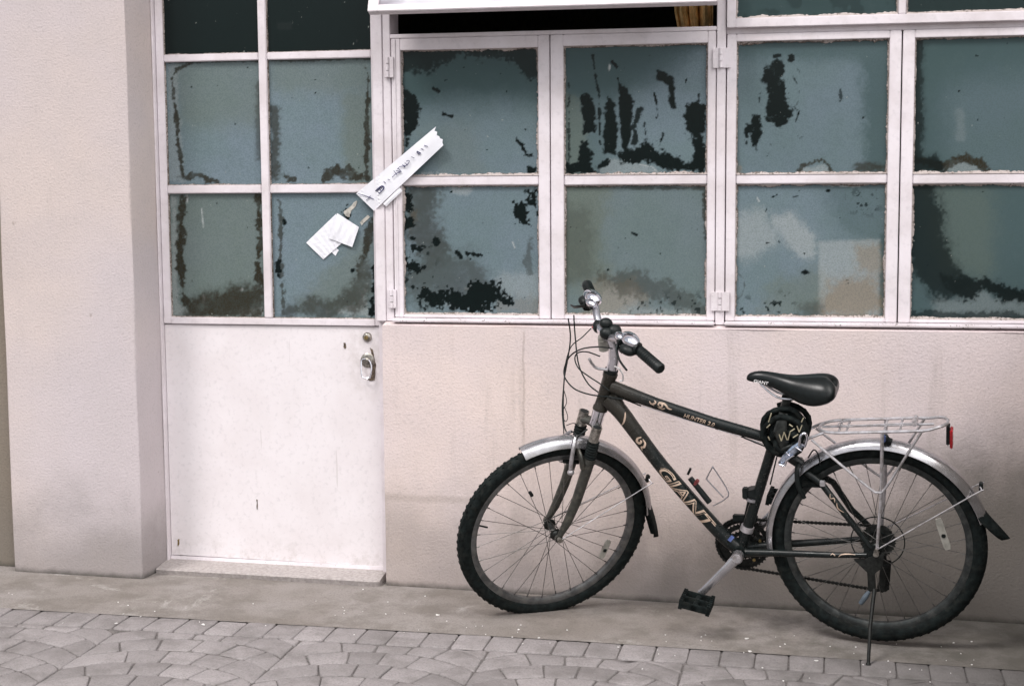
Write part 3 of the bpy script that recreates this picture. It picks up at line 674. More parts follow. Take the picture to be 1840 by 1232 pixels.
YC = YF - 0.002     # casement face
def casement(parent, ox0, ox1, gx0, gx1, zb, zt, gz0, zm0, zm1, gz1, up, lo, seed, chip=0.5):
    """outer x, glass x, bottom/top, glass bottom, glazing bar, glass top"""
    c = bpy.data.objects.new('casement', None); COL.objects.link(c); c.parent = parent
    c['label'] = {31: 'casement with a ragged dark hole in its lower pane', 33: 'casement with long dark scraped streaks in its upper pane', 41: 'casement with a pale square behind its lower pane', 43: 'casement with dark green panes and black tide marks'}[seed]
    y0, y1 = YC, YC + 0.03
    m = MB()
    m.box(ox0, gx0, y0, y1, zb, zt, 0.002); m.box(gx1, ox1, y0, y1, zb, zt, 0.002)
    m.box(gx0, gx1, y0 + 0.0005, y1, zb, gz0, 0.002); m.box(gx0, gx1, y0 + 0.0005, y1, gz1, zt, 0.002)
    m.box(gx0, gx1, y0 + 0.007, y1, zm0, zm1, 0.003)
    fr = paint_part(m, 'sash_frame', c, chip * 0.45)
    yg = y0 + 0.017
    for (a, b, data, s_) in ((zm1, gz1, up, seed), (gz0, zm0, lo, seed + 1)):
        base, mk = data
        glass(c, gx0 - 0.004, gx1 + 0.004, a - 0.004, b + 0.004, yg, mk, s_, base)
        putty(c, gx0, gx1, a, b, yg, 0.0062, s_, chip, 'LRTB')
    return c
def leaf(parent, o0, o1, g0, g1, py_gt, py_m1, py_m0, py_gb, up, lo, seed, chip=0.5, ref=300):
    mid = (g0 + g1) / 2
    return casement(parent, xf(o0), xf(o1), xf(g0), xf(g1), 0.980, ZC, zf(mid, py_gb), zf(mid, py_m0), zf(mid, py_m1), zf(mid, py_gt), up, lo, seed, chip)
ZC = zf(850, 66.5)
A1 = ({'dark': 0.55}, [('dark', 's', [(716, 80), (970, 80), (970, 170), (900, 150), (800, 150), (716, 180)], 25, 10, 0.85), ('dark', 's', [(760, 240), (960, 220), (965, 312), (760, 315)], 40, 10, 0.18),
  ('bare', 'p', [(716, 80), (972, 80), (972, 130), (950, 140), (930, 118), (900, 105), (860, 102), (830, 100), (790, 112), (770, 128), (745, 132), (716, 135)], 9, 12, 0.85),
  ('bare', 'p', [(722, 160), (735, 165), (755, 185), (757, 225), (745, 240), (728, 262), (722, 240)], 4, 10, 1),
  ('bare', 'l', [(780, 160), (788, 164)], 3, 3, 1), ('bare', 'l', [(796, 205), (812, 209)], 3, 4, 1), ('bare', 'l', [(927, 248), (938, 262), (946, 278), (955, 278)], 2.4, 5, 1), ('bare', 'p', [(948, 300), (962, 303), (960, 312), (946, 312)], 2, 5, 1),
  ('pale', 'l', [(760, 312), (785, 310), (805, 316)], 2, 5, 0.35), ('olive', 's', [(770, 250), (800, 300), (850, 305), (830, 240)], 25, 10, 0.3)])
A2 = ({'dark': 0.12}, [('stain', 's', [(745, 335), (775, 345), (780, 420), (800, 470), (780, 510), (745, 510), (760, 460), (740, 400)], 14, 16, 0.72), ('stain', 's', [(750, 500), (840, 470), (880, 520), (760, 540)], 18, 16, 0.6), ('rust', 'e', (742, 384, 6, 14), 8, 10, 0.5),
  ('bare', 'p', [(760, 520), (800, 515), (830, 525), (845, 500), (880, 510), (895, 515), (915, 545), (870, 556), (810, 558), (770, 545)], 4, 22, 1), ('pale', 'e', (845, 520, 10, 7), 3, 8, 0.35), ('pale', 'l', [(800, 548), (850, 548), (880, 556)], 3, 9, 0.35),
  ('bare', 'p', [(722, 340), (740, 350), (735, 375), (722, 370)], 3, 12, 1), ('bare', 'e', (735, 398, 8, 12), 3, 12, 1), ('bare', 'e', (783, 433, 6, 7), 2, 5, 1), ('bare', 'l', [(744, 440), (748, 446), (756, 448)], 3, 5, 1), ('bare', 'p', [(722, 462), (745, 475), (760, 480), (755, 495), (735, 490), (722, 480)], 3, 14, 1), ('bare', 'k', [(722, 340), (760, 340), (790, 560), (722, 560)], 7, 0.30, 1),
  ('bare', 'p', [(925, 370), (940, 365), (945, 395), (950, 402), (935, 402), (922, 390)], 3, 12, 1), ('bare', 'p', [(950, 345), (966, 340), (966, 385), (955, 370), (945, 375)], 3, 12, 1), ('bare', 'l', [(820, 452), (828, 462)], 2.5, 5, 1), ('bare', 'l', [(838, 455), (864, 458)], 1.8, 4, 1),
  ('stain', 'l', [(952, 430), (948, 460), (952, 490)], 5, 7, 0.55), ('pale', 'l', [(921, 435), (925, 445)], 1, 1, 1), ('pale', 's', [(900, 505), (965, 500), (965, 530), (905, 525)], 12, 8, 0.28), ('rust', 's', [(900, 550), (960, 545), (960, 560)], 12, 12, 0.28), ('pale', 's', [(812, 335), (845, 340), (838, 348), (815, 345)], 4, 4, 0.4)])
B1 = ({'dark': 0.55}, [('dark', 's', [(1013, 80), (1275, 80), (1275, 130), (1013, 170)], 25, 10, 0.8), ('dark', 's', [(1140, 210), (1275, 120), (1270, 310), (1130, 310)], 40, 10, 0.15), ('olive', 's', [(1015, 180), (1050, 200), (1045, 300), (1020, 305)], 12, 10, 0.5),
  ('bare', 'p', [(1045, 172), (1058, 168), (1067, 190), (1068, 235), (1050, 240), (1044, 215)], 3, 6, 1), ('bare', 'p', [(1045, 255), (1055, 252), (1065, 275), (1062, 300), (1045, 310), (1040, 290)], 4, 8, 1),
  ('bare', 'p', [(1087, 190), (1094, 175), (1106, 190), (1109, 230), (1106, 278), (1087, 275), (1086, 240)], 3, 5, 1), ('bare', 'p', [(1112, 150), (1125, 160), (1137, 185), (1138, 210), (1130, 265), (1140, 275), (1132, 280), (1118, 278), (1115, 230)], 3, 5, 1),
  ('bare', 'p', [(1150, 265), (1160, 252), (1172, 268), (1195, 272), (1225, 285), (1240, 300), (1215, 308), (1180, 300), (1155, 290), (1120, 290), (1110, 280)], 4, 9, 1),
  ('bare', 'p', [(1232, 190), (1252, 178), (1267, 190), (1268, 310), (1238, 306), (1248, 270), (1245, 250), (1232, 240)], 4, 8, 1), ('bare', 'l', [(1255, 170), (1256, 182)], 2.5, 3, 1),
  ('bare', 'p', [(1176, 125), (1190, 124), (1210, 140), (1213, 170), (1216, 195), (1205, 195), (1202, 175), (1200, 155), (1178, 142)], 3, 4, 1), ('bare', 'p', [(1096, 110), (1102, 108), (1112, 120), (1108, 126)], 2, 3, 1),
  ('bare', 'l', [(1065, 100), (1070, 140), (1076, 165), (1077, 200), (1078, 260)], 1.6, 4, 0.95), ('bare', 'l', [(1176, 168), (1180, 190), (1182, 205)], 2.6, 4, 1), ('bare', 'l', [(1022, 150), (1022, 300)], 1.6, 5, 0.8), ('bare', 'l', [(1110, 140), (1112, 150)], 1.5, 2, 1),
  ('bare', 'l', [(1148, 198), (1140, 225), (1142, 255)], 4, 6, 0.95), ('bare', 'l', [(1158, 220), (1160, 240)], 3, 4, 1), ('bare', 'l', [(1192, 240), (1185, 262)], 1.6, 4, 1), ('bare', 'p', [(1014, 290), (1060, 300), (1075, 310), (1014, 313)], 3, 8, 1), ('bare', 'l', [(1075, 300), (1090, 290)], 5, 6, 1),
  ('pale', 'p', [(1085, 292), (1110, 285), (1125, 293), (1160, 296), (1185, 310), (1075, 313)], 5, 5, 0.3), ('pale', 'l', [(1150, 296), (1172, 300), (1182, 310)], 1.0, 1, 0.8), ('pale', 'e', (1125, 286, 9, 4), 3, 3, 0.4), ('pale', 'e', (1095, 122, 1.6, 5), 1, 1, 1)])
B2 = ({'dark': 0.18, 'olive': 0.28}, [('olive', 's', [(1013, 333), (1075, 333), (1060, 420), (1070, 480), (1013, 500)], 25, 12, 0.75), ('stain', 's', [(1013, 380), (1050, 390), (1050, 490), (1013, 500)], 18, 12, 0.35),
  ('stain', 's', [(1090, 500), (1140, 490), (1200, 520), (1250, 545), (1265, 560), (1230, 552), (1180, 530), (1130, 530)], 10, 18, 0.55), ('rust', 's', [(1065, 515), (1130, 510), (1150, 535), (1100, 555), (1065, 560)], 14, 10, 0.4), ('pale', 's', [(1070, 540), (1135, 520), (1140, 565), (1070, 565)], 10, 10, 0.35), ('bare', 'k', [(1150, 530), (1270, 530), (1270, 570), (1100, 570)], 9, 0.34, 0.8), ('bare', 'l', [(1136, 418), (1144, 422)], 1.8, 2, 1), ('bare', 'e', (1092, 485, 2.5, 2.5), 1.5, 2, 1), ('stain', 'p', [(1262, 345), (1275, 335), (1275, 420), (1266, 430)], 3, 6, 0.85), ('stain', 'l', [(1013, 336), (1270, 339)], 2.5, 4, 0.6), ('pale', 's', [(1140, 560), (1240, 562), (1240, 568), (1140, 568)], 6, 4, 0.3)])
C1 = ({'dark': 0.28}, [('dark', 's', [(1560, 75), (1600, 75), (1600, 312), (1570, 312)], 18, 10, 0.75), ('dark', 's', [(1325, 75), (1600, 75), (1600, 90), (1325, 90)], 22, 8, 0.7),
  ('bare', 'p', [(1370, 128), (1385, 118), (1396, 105), (1408, 118), (1411, 130), (1404, 140), (1410, 150), (1414, 175), (1420, 205), (1410, 215), (1405, 228), (1390, 222), (1375, 218), (1373, 200), (1380, 180), (1376, 150), (1367, 145)], 4, 8, 1), ('bare', 'e', (1421, 106, 7, 7), 2, 8, 1), ('bare', 'l', [(1392, 102), (1402, 99)], 2.5, 3, 1),
  ('bare', 'p', [(1340, 222), (1350, 225), (1354, 208), (1364, 208), (1368, 240), (1362, 262), (1352, 264), (1350, 240), (1344, 240), (1342, 258), (1339, 240)], 2.5, 5, 1), ('bare', 'k', [(1355, 140), (1440, 120), (1440, 250), (1340, 280)], 12, 0.44, 0.85), ('bare', 'l', [(1366, 165), (1364, 185)], 1, 3, 1), ('bare', 'l', [(1436, 200), (1428, 225)], 1, 3, 1), ('bare', 'l', [(1424, 135), (1432, 150)], 1, 3, 1), ('bare', 'e', (1510, 170, 2, 8), 1.5, 3, 0.8),
  ('stain', 'l', [(1436, 310), (1440, 298), (1455, 295), (1475, 288), (1486, 295), (1494, 306)], 2.6, 5, 0.9), ('stain', 's', [(1535, 312), (1542, 295), (1595, 298), (1598, 304), (1545, 304)], 5, 6, 0.8), ('pale', 's', [(1445, 305), (1480, 300), (1488, 310), (1445, 311)], 4, 3, 0.35), ('rust', 'e', (1327, 305, 7, 9), 6, 4, 0.4)])
C2 = ({'dark': 0.12}, [('dark', 's', [(1500, 330), (1592, 330), (1592, 430), (1530, 400)], 30, 10, 0.5), ('dark', 'p', [(1581, 420), (1594, 420), (1594, 572), (1580, 572)], 6, 4, 0.75), ('pale', 's', [(1322, 395), (1360, 390), (1385, 430), (1350, 450), (1322, 450)], 16, 10, 0.42), ('pale', 's', [(1395, 395), (1420, 392), (1455, 425), (1455, 455), (1435, 450), (1415, 425)], 10, 8, 0.5),
  ('pale', 'p', [(1471, 434), (1581, 430), (1579, 566), (1472, 566)], 7, 2, 0.45), ('rust', 's', [(1500, 520), (1560, 505), (1575, 545), (1550, 560), (1490, 555)], 16, 12, 0.62), ('rust', 's', [(1545, 450), (1570, 450), (1575, 480), (1550, 480)], 12, 10, 0.5), ('stain', 's', [(1440, 555), (1470, 552), (1470, 566), (1445, 564)], 9, 8, 0.5), ('olive', 's', [(1400, 520), (1470, 500), (1470, 550), (1380, 555)], 20, 14, 0.5),
  ('bare', 'k', [(1325, 540), (1420, 530), (1430, 570), (1325, 572)], 9, 0.26, 1), ('bare', 'e', (1446, 489, 6, 3.5), 2, 3, 1), ('bare', 'l', [(1388, 354), (1396, 350)], 1.2, 2, 1), ('bare', 'l', [(1426, 354), (1434, 352)], 1.4, 2, 1), ('bare', 'k', [(1530, 345), (1570, 345), (1575, 380), (1530, 375)], 12, 0.22, 1), ('bare', 'e', (1381, 436, 4, 1.6), 1.5, 2, 1), ('bare', 'e', (1488, 343, 3, 2.5), 1.5, 2, 1), ('stain', 'l', [(1325, 490), (1336, 500), (1338, 515), (1332, 532), (1322, 540)], 0.9, 2, 0.7), ('pale', 'l', [(1360, 355), (1364, 362)], 0.8, 1, 1), ('pale', 'l', [(1480, 333), (1545, 335)], 1.2, 3, 0.8)])
E1 = ({'dark': 0.85}, [('dark', 's', [(1740, 190), (1840, 170), (1840, 312), (1740, 312)], 50, 10, 0.6), ('bare', 's', [(1643, 66), (1652, 66), (1652, 310), (1643, 310)], 8, 6, 0.85), ('bare', 'l', [(1658, 70), (1652, 120), (1651, 200)], 2, 3, 0.8), ('stain', 'l', [(1650, 290), (1670, 292), (1695, 300), (1712, 290), (1735, 284), (1755, 292), (1775, 308)], 6, 8, 1.0), ('bare', 's', [(1645, 285), (1680, 285), (1690, 302), (1645, 302)], 7, 8, 0.9), ('pale', 's', [(1690, 305), (1730, 290), (1765, 310)], 5, 4, 0.3), ('pale', 's', [(1722, 200), (1728, 200), (1730, 250), (1722, 250)], 5, 4, 0.12)])
E2 = ({'dark': 0.80}, [('olive', 's', [(1690, 350), (1760, 360), (1760, 480), (1710, 470)], 30, 12, 0.35), ('bare', 's', [(1640, 333), (1672, 335), (1690, 420), (1705, 480), (1735, 510), (1700, 525), (1680, 520), (1640, 470)], 14, 12, 0.85), ('bare', 's', [(1690, 495), (1725, 500), (1745, 510), (1770, 500), (1790, 510), (1815, 520), (1845, 522), (1845, 538), (1805, 540), (1785, 520), (1765, 515), (1750, 535), (1735, 538), (1715, 520)], 5, 9, 0.95), ('pale', 's', [(1690, 545), (1730, 545), (1762, 525), (1780, 545), (1840, 545), (1840, 560), (1690, 560)], 12, 10, 0.22), ('bare', 's', [(1640, 560), (1900, 566), (1900, 575), (1640, 575)], 5, 8, 0.7)])
leaf(P1, 706, 988, 722, 968, 88, 316, 333, 566, A1, A2, 31, 0.75)
leaf(P1, 990, 1285.5, 1013, 1271, 80, 314, 332, 567, B1, B2, 33, 0.85)
def leaf2(parent, o0, o1, g0, g1, py_gt, py_m1, py_m0, py_gb, up, lo, seed, chip=0.5):
    mid = (g0 + min(g1, 1840)) / 2
    return casement(parent, xf(o0), xf(o1), xf(g0), xf(g1), 0.980, zf(1500, 57.5), zf(mid, py_gb), zf(mid, py_m0), zf(mid, py_m1), zf(mid, py_gt), up, lo, seed, chip)
leaf2(P2, 1305, 1616, 1322, 1595, 72, 313, 330, 570, C1, C2, 41, 0.85)
leaf2(P2, 1618.5, 1915, 1640, 1899, 66, 312, 330, 575, E1, E2, 43, 0.75)
# slim moulding that rides over the hinge side of each leaf
paint_part(MB().box(xf(711), xf(714), YC - 0.003, YC, 0.982, ZC - 0.001, 0.001), 'bead', P1, 0.4)
def hinge(parent, px0, px1, py0, py1, barrel):
    h = MB(); a, b = xf(px0, py0), xf(px1, py0); z1_, z0_ = zf(px0, py0), zf(px0, py1)
    bx = a + (b - a) * barrel
    h.box(a, bx - 0.0045, YC - 0.009, YC - 0.0015, z0_, z1_, 0.001); h.box(bx + 0.0045, b, YC - 0.009, YC - 0.0015, z0_, z1_, 0.001)
    for i in range(3):
        za = z0_ + (z1_ - z0_) * i / 3; h.tube([(bx, YC - 0.010, za + 0.0012), (bx, YC - 0.010, za + (z1_ - z0_) / 3 - 0.0012)], 0.0058, 10)
        for xx in (a + 0.005, b - 0.006): h.ball((xx, YC - 0.0092, za + (z1_ - z0_) / 6), 0.0019, 0.001, 0.0019, 8, 4)
    o = h.build('hinge', M['paint'], parent); at = o.data.attributes.new('chip', 'FLOAT', 'POINT'); at.data.foreach_set('value', [0.45] * len(o.data.vertices))
hinge(P1, 692, 708, 103, 140, 0.35); hinge(P1, 699, 713, 520, 553, 0.4); hinge(P1, 1281, 1313, 87, 123, 0.45); hinge(P1, 1278, 1311, 524, 558, 0.48)

# closed transom light over the second window, standing proud
YT = YF - 0.020
tr = bpy.data.objects.new('transom_light', None); COL.objects.link(tr); tr.parent = P2
xT = lambda px, py=30: W2(px, py, YT)[0]; zT = lambda px, py: W2(px, py, YT)[1]
m = MB(); zb_, zg_ = zT(1400, 48), zT(1400, 31)
m.box(xT(1306), xT(1322), YT, YT + 0.04, zb_, 2.5, 0.002); m.box(0.815, 0.84, YT, YT + 0.04, zb_, 2.5, 0.002)
m.box(xT(1322), 0.815, YT + 0.0004, YT + 0.04, zb_, zg_, 0.002); m.box(xT(1614, 10), xT(1629, 10), YT + 0.004, YT + 0.035, zg_, 2.5, 0.003); m.box(xT(1322), 0.815, YT + 0.0004, YT + 0.04, 2.47, 2.5, 0.002)
paint_part(m, 'sash_frame', tr, 0.3)
glass(tr, xT(1322) - 0.004, xT(1614, 10) + 0.003, zg_ - 0.004, 2.48, YT + 0.016, [('dark', 's', [(1300, -500), (1620, -500), (1620, 100), (1300, 100)], 10, 2, 0.9), ('bare', 'k', [(1300, -500), (1620, -500), (1620, 100), (1300, 100)], 3, 0.1, 0.5)], 51, {'dark': 0.9, 'bare': 0.25})
glass(tr, xT(1629, 10) - 0.003, 0.817, zg_ - 0.004, 2.48, YT + 0.016, [('bare', 's', [(1600, -500), (1950, -500), (1950, 15), (1600, 15)], 10, 2, 0.7)], 52, {'dark': 0.95, 'bare': 0.45})
putty(tr, xT(1322), xT(1614, 10), zg_, 2.47, YT + 0.016, 0.006, 61, 0.7, 'LRB'); putty(tr, xT(1629, 10), 0.815, zg_, 2.47, YT + 0.016, 0.006, 62, 0.7, 'LRB')
# hopper light over the first window, swung out at the bottom
yh = -0.15; xh0, zh = W2(660, 20.5, yh)[0], W2(660, 20.5, yh)[1]; xh1 = W2(1288, 4, yh)[0]
hp = bpy.data.objects.new('hopper_light', None); COL.objects.link(hp); hp.parent = P1; hp['label'] = 'white framed hopper window swung open at the bottom'
hp.location = (0, yh, zh); hp.rotation_euler = (-math.atan2(0.19, 0.50), 0, 0)
H_ = 0.535; m = MB(); wf = 0.036
m.box(xh0, xh0 + wf, 0, 0.03, 0, H_, 0.002); m.box(xh1 - wf, xh1, 0, 0.03, 0, H_, 0.002); m.box(xh0 + wf, xh1 - wf, 0.0004, 0.03, 0, 0.024, 0.002); m.box(xh0 + wf, xh1 - wf, 0.0004, 0.03, H_ - wf, H_, 0.002)
paint_part(m, 'sash_frame', hp, 0.15)
M['pane_keep'] = M['pane']; M['pane'] = mat_simple('sky_grey_glass', (0.46, 0.44, 0.49, 1), 0.3, 0, 0.1, 8)  # reflected sky painted in as an even pale grey
o = glass(hp, xh0 + wf - 0.004, xh1 - wf + 0.004, 0.020, H_ - wf + 0.004, 0.010, (), 71, {'pale': 0.95}); M['pane'] = M['pane_keep']
# curtain hanging inside, seen through the open hopper
cur = MB(); n = 40
xc0, xc1 = W2(1215, 30, 0.5)[0], W2(1284, 30, 0.5)[0]
cz = [(z, None) for z in (1.2, 1.7, 1.93, 1.99, 2.05, 2.12, 2.3, 2.5)]
for z, _ in cz:
    for i in range(n + 1):
        t = i / n; x_ = xc0 + (xc1 - xc0) * t + (0.0 if z > 2.0 else 0.012 * (1 - t)) ; cur.v.append((x_, 0.42 + 0.022 * math.sin(t * 22) + 0.01 * math.sin(t * 51 + z), z))
for j in range(len(cz) - 1):
    for i in range(n): a = j * (n + 1) + i; cur.f.append((a, a + 1, a + n + 2, a + n + 1))
co = cur.build('curtain', M['wood_inside'], smooth=True); md = co.modifiers.new('thick', 'SOLIDIFY'); md.thickness = 0.003
tag(co, 'tan curtain hanging inside the dark gap of the open top window', 'curtain')

# ---------------------------------------------------------------- papers stuck over the door joint
def paper_sheet(name, corners, y_of, nu, nv, bow=0.0, mat='paper', ragged_end=False):
    """corners TL,TR,BR,BL in photo mapping; y_of(px) gives the surface it lies on"""
    m = MB(); c = [np.array(p, float) for p in corners]
    for j in range(nv + 1):
        for i in range(nu + 1):
            u, v = i / nu, j / nv; p = (c[0] * (1 - u) + c[1] * u) * (1 - v) + (c[3] * (1 - u) + c[2] * u) * v
            if ragged_end and i == nu:
                d = (c[1] - c[0]) / np.linalg.norm(c[1] - c[0]); p = p + d * ([7, 0, 2.5, -2, 0, -1, 1.5, -3, -6][j % 9])
            yy = y_of(p[0]) - bow * math.sin(math.pi * v) * (0.5 + 0.5 * math.sin(u * 9)) - 0.0012 * math.sin(u * 23 + v * 5)
            m.v.append(tuple(px_plane(p[0], p[1], yy)))
    for j in range(nv):
        for i in range(nu): a = j * (nu + 1) + i; m.f.append((a, a + 1, a + nu + 2, a + nu + 1))
    o = m.build(name, M[mat]); md = o.modifiers.new('thick', 'SOLIDIFY'); md.thickness = 0.0005; return o
ys = lambda px: 0.072 + (0.034 - 0.072) * min(1, max(0, (px - 650) / 30.0)) if px < 680 else 0.034 + (0.032 - 0.034) * min(1, (px - 680) / 40)
strip_o = tag(paper_sheet('paper_strip', [(640, 348), (778, 232), (800, 258), (672, 379)], ys, 40, 8, 0.002, ragged_end=True), 'long white paper strip with blue handwriting pasted across door and window frame', 'paper')
o = paper_sheet('backing', [(688, 366), (718, 337), (723, 343), (694, 371)], lambda p: ys(p) + 0.001, 4, 2); o.parent = strip_o
Zm = 320 / 1408
ink = MB()
strokes = [[(540, 652), (600, 668), (665, 693)], [(606, 703), (625, 690), (640, 668)], [(680, 630), (708, 604), (735, 590), (748, 605), (728, 632), (712, 648), (704, 640)], [(688, 634), (716, 610), (742, 596)], [(712, 612), (724, 630)], [(684, 624), (730, 592)], [(745, 553), (762, 570)], [(778, 538), (795, 544)], [(812, 522), (850, 490), (884, 480)], [(825, 470), (850, 502)], [(842, 470), (886, 480)], [(858, 450), (882, 472)], [(852, 458), (866, 446)], [(868, 440), (912, 430)], [(892, 420), (916, 442)], [(925, 395), (947, 390), (940, 412), (905, 440)], [(912, 408), (938, 428)], [(964, 361), (987, 371)], [(1010, 318), (1037, 332), (1024, 338), (1008, 324), (1014, 316)], [(1040, 295), (1060, 304)], [(1066, 270), (1094, 279)]]
for st in strokes:
    pl = [(520 + a * Zm, 200 + b * Zm) for a, b in st]; w_ = 0.0016 if len(st) > 4 else 0.0011
    pts3 = [px_plane(a, b, ys(a) - 0.0052) for a, b in pl]; ink.tube(spline(pts3, 3) if len(pts3) > 2 else pts3, w_, 5)
ink.build('handwriting', M['ink'], strip_o)
YP = YG - 0.004
tag(paper_sheet('paper_note', [(550, 436), (604, 384), (614, 437), (581, 466)], lambda p: YP - 0.001 * (p - 550) / 60, 10, 6, 0.0015), 'blank white paper scrap under the other one, lower left on the door pane', 'paper')
tag(paper_sheet('paper_note', [(606, 383), (645, 408), (633, 444), (591, 428)], lambda p: YP - 0.0055, 8, 6, 0.003), 'blank white paper square stuck over the other scrap on the door pane', 'paper')
t1 = ragged([(620, 378), (628, 372), (640, 360), (643, 363), (636, 374), (630, 380), (628, 390), (621, 388), (617, 381)], 'tape_remnant', M['tape'], YG - 0.002, None); tag(t1, 'torn brownish tape remnant just below the end of the paper strip', 'tape')
t2 = ragged([(646, 400), (661, 387), (665, 390), (650, 405)], 'tape_remnant', M['tape'], YG - 0.002, None); tag(t2, 'small strip of clear tape right of the square paper scrap', 'tape')
t3 = ragged([(594, 452), (604, 444), (608, 450), (602, 459)], 'tape_remnant', M['paper'], YG - 0.002, None); tag(t3, 'crumpled white tape bit poking out under the two paper scraps', 'tape')
# ------------------------------------------------------------------ bicycle
# frame axes at the rear hub: F forward (to the left of the street view), L towards the rider's left, U up; it leans on its stand
bF = np.array([-0.9921088, 0.1250097, -0.0096321]); bL = np.array([-0.1210908, -0.9752580, -0.1849564]); bU = np.array([-0.0325151, -0.1823305, 0.9826995])
HUB = np.array([0.1714071, -0.3879144, 0.3340736])
fN = np.array([-0.8225593, -0.5526040, 0.1342571]); fL = np.array([0.4860034, -0.8056916, -0.3386172]); fA = np.array([0.2952911, -0.2132834, 0.9312966])
PAX = np.array([-0.8294296, -0.2592320, 0.3107902])
RW = 0.332
def mat4(x_, y_, z_, o): return Matrix(((x_[0], y_[0], z_[0], o[0]), (x_[1], y_[1], z_[1], o[1]), (x_[2], y_[2], z_[2], o[2]), (0, 0, 0, 1)))
MBK = mat4(bF, bL, bU, HUB - bU * RW); MFR = mat4(fN, fL, fA, PAX)
def at_plane(px, py, O, ax, l):
    v = (px - 920) / FPX * RIGHT - (py - 616) / FPX * UP + FWD
    t = (l - (EYE - O) @ ax[1]) / (v @ ax[1]); P = EYE + v * t - O; return (float(P @ ax[0]), float(P @ ax[1]), float(P @ ax[2]))
def BL(px, py, l=0.0): return at_plane(px, py, HUB, (bF, bL, bU), l)
def FL(px, py, l=0.0): return at_plane(px, py, PAX, (fN, fL, fA), l)
def f2b(p): P = PAX + fN * p[0] + fL * p[1] + fA * p[2] - HUB; return (float(P @ bF), float(P @ bL), float(P @ bU))
def b2w(p): return HUB + bF * p[0] + bL * p[1] + bU * p[2]
bike = empty('bicycle', (0, 0, 0), 'black bicycle with rear rack and silver mudguards on its stand before the wall', 'bicycle')
bike.matrix_world = MBK
LR = Matrix.Translation((0, 0, RW)); LF = MBK.inverted() @ MFR
def part(mb, name, mat, front=False, smooth=True, off=None, auto=40):
    o = mb.build(name, M[mat] if isinstance(mat, str) else mat, bike, auto=auto if smooth else None)
    o.matrix_local = (LF if front else LR) @ (Matrix.Translation(off) if off else Matrix.Identity(4)); return o
def sub(mb, name, mat, parent, smooth=True): return mb.build(name, M[mat], parent, auto=40 if smooth else None)

def wrap_pt(P0, e1, r, s, t, phi0=0.0, lift=0.0):
    up = np.cross((0, 1, 0), e1); ph = t / r + phi0; rr = r + lift
    return tuple(np.array(P0) + e1 * s + np.array((0, 1, 0)) * rr * math.cos(ph) + up * rr * math.sin(ph))
def text_mesh(txt, size, offset=0.0, shear=0.0, space=1.0):
    cu = bpy.data.curves.new('t', 'FONT'); cu.body = txt; cu.size = size; cu.offset = offset; cu.shear = shear; cu.resolution_u = 3; cu.space_character = space
    ob = bpy.data.objects.new('t', cu); COL.objects.link(ob); dg = bpy.context.evaluated_depsgraph_get(); me = bpy.data.meshes.new_from_object(ob.evaluated_get(dg))
    bpy.data.objects.remove(ob); bm = bmesh.new(); bm.from_mesh(me)
    for _ in range(2):
        es = [e for e in bm.edges if e.calc_length() > size * 0.16]
        if es: bmesh.ops.subdivide_edges(bm, edges=es, cuts=1)
    bmesh.ops.triangulate(bm, faces=bm.faces[:]); bm.to_mesh(me); bm.free(); return me
def tube_text(txt, P0, P1, r, height, name, mat, parent, offset=0.0, lift=0.0006, shear=0.2, phi=0.0, base=-0.36, stretch=True):
    me = text_mesh(txt, height / 0.72, offset, shear); P0, P1 = np.array(P0), np.array(P1); Ln = np.linalg.norm(P1 - P0); e1 = (P1 - P0) / Ln
    X_ = [v.co.x for v in me.vertices]; a, b = min(X_), max(X_)
    for v in me.vertices:
        s_ = (v.co.x - a) / (b - a) * Ln if stretch else v.co.x; v.co = wrap_pt(P0, e1, r, s_, v.co.y - height * 0.5, phi, lift)
    return link(name, me, M[mat], parent)
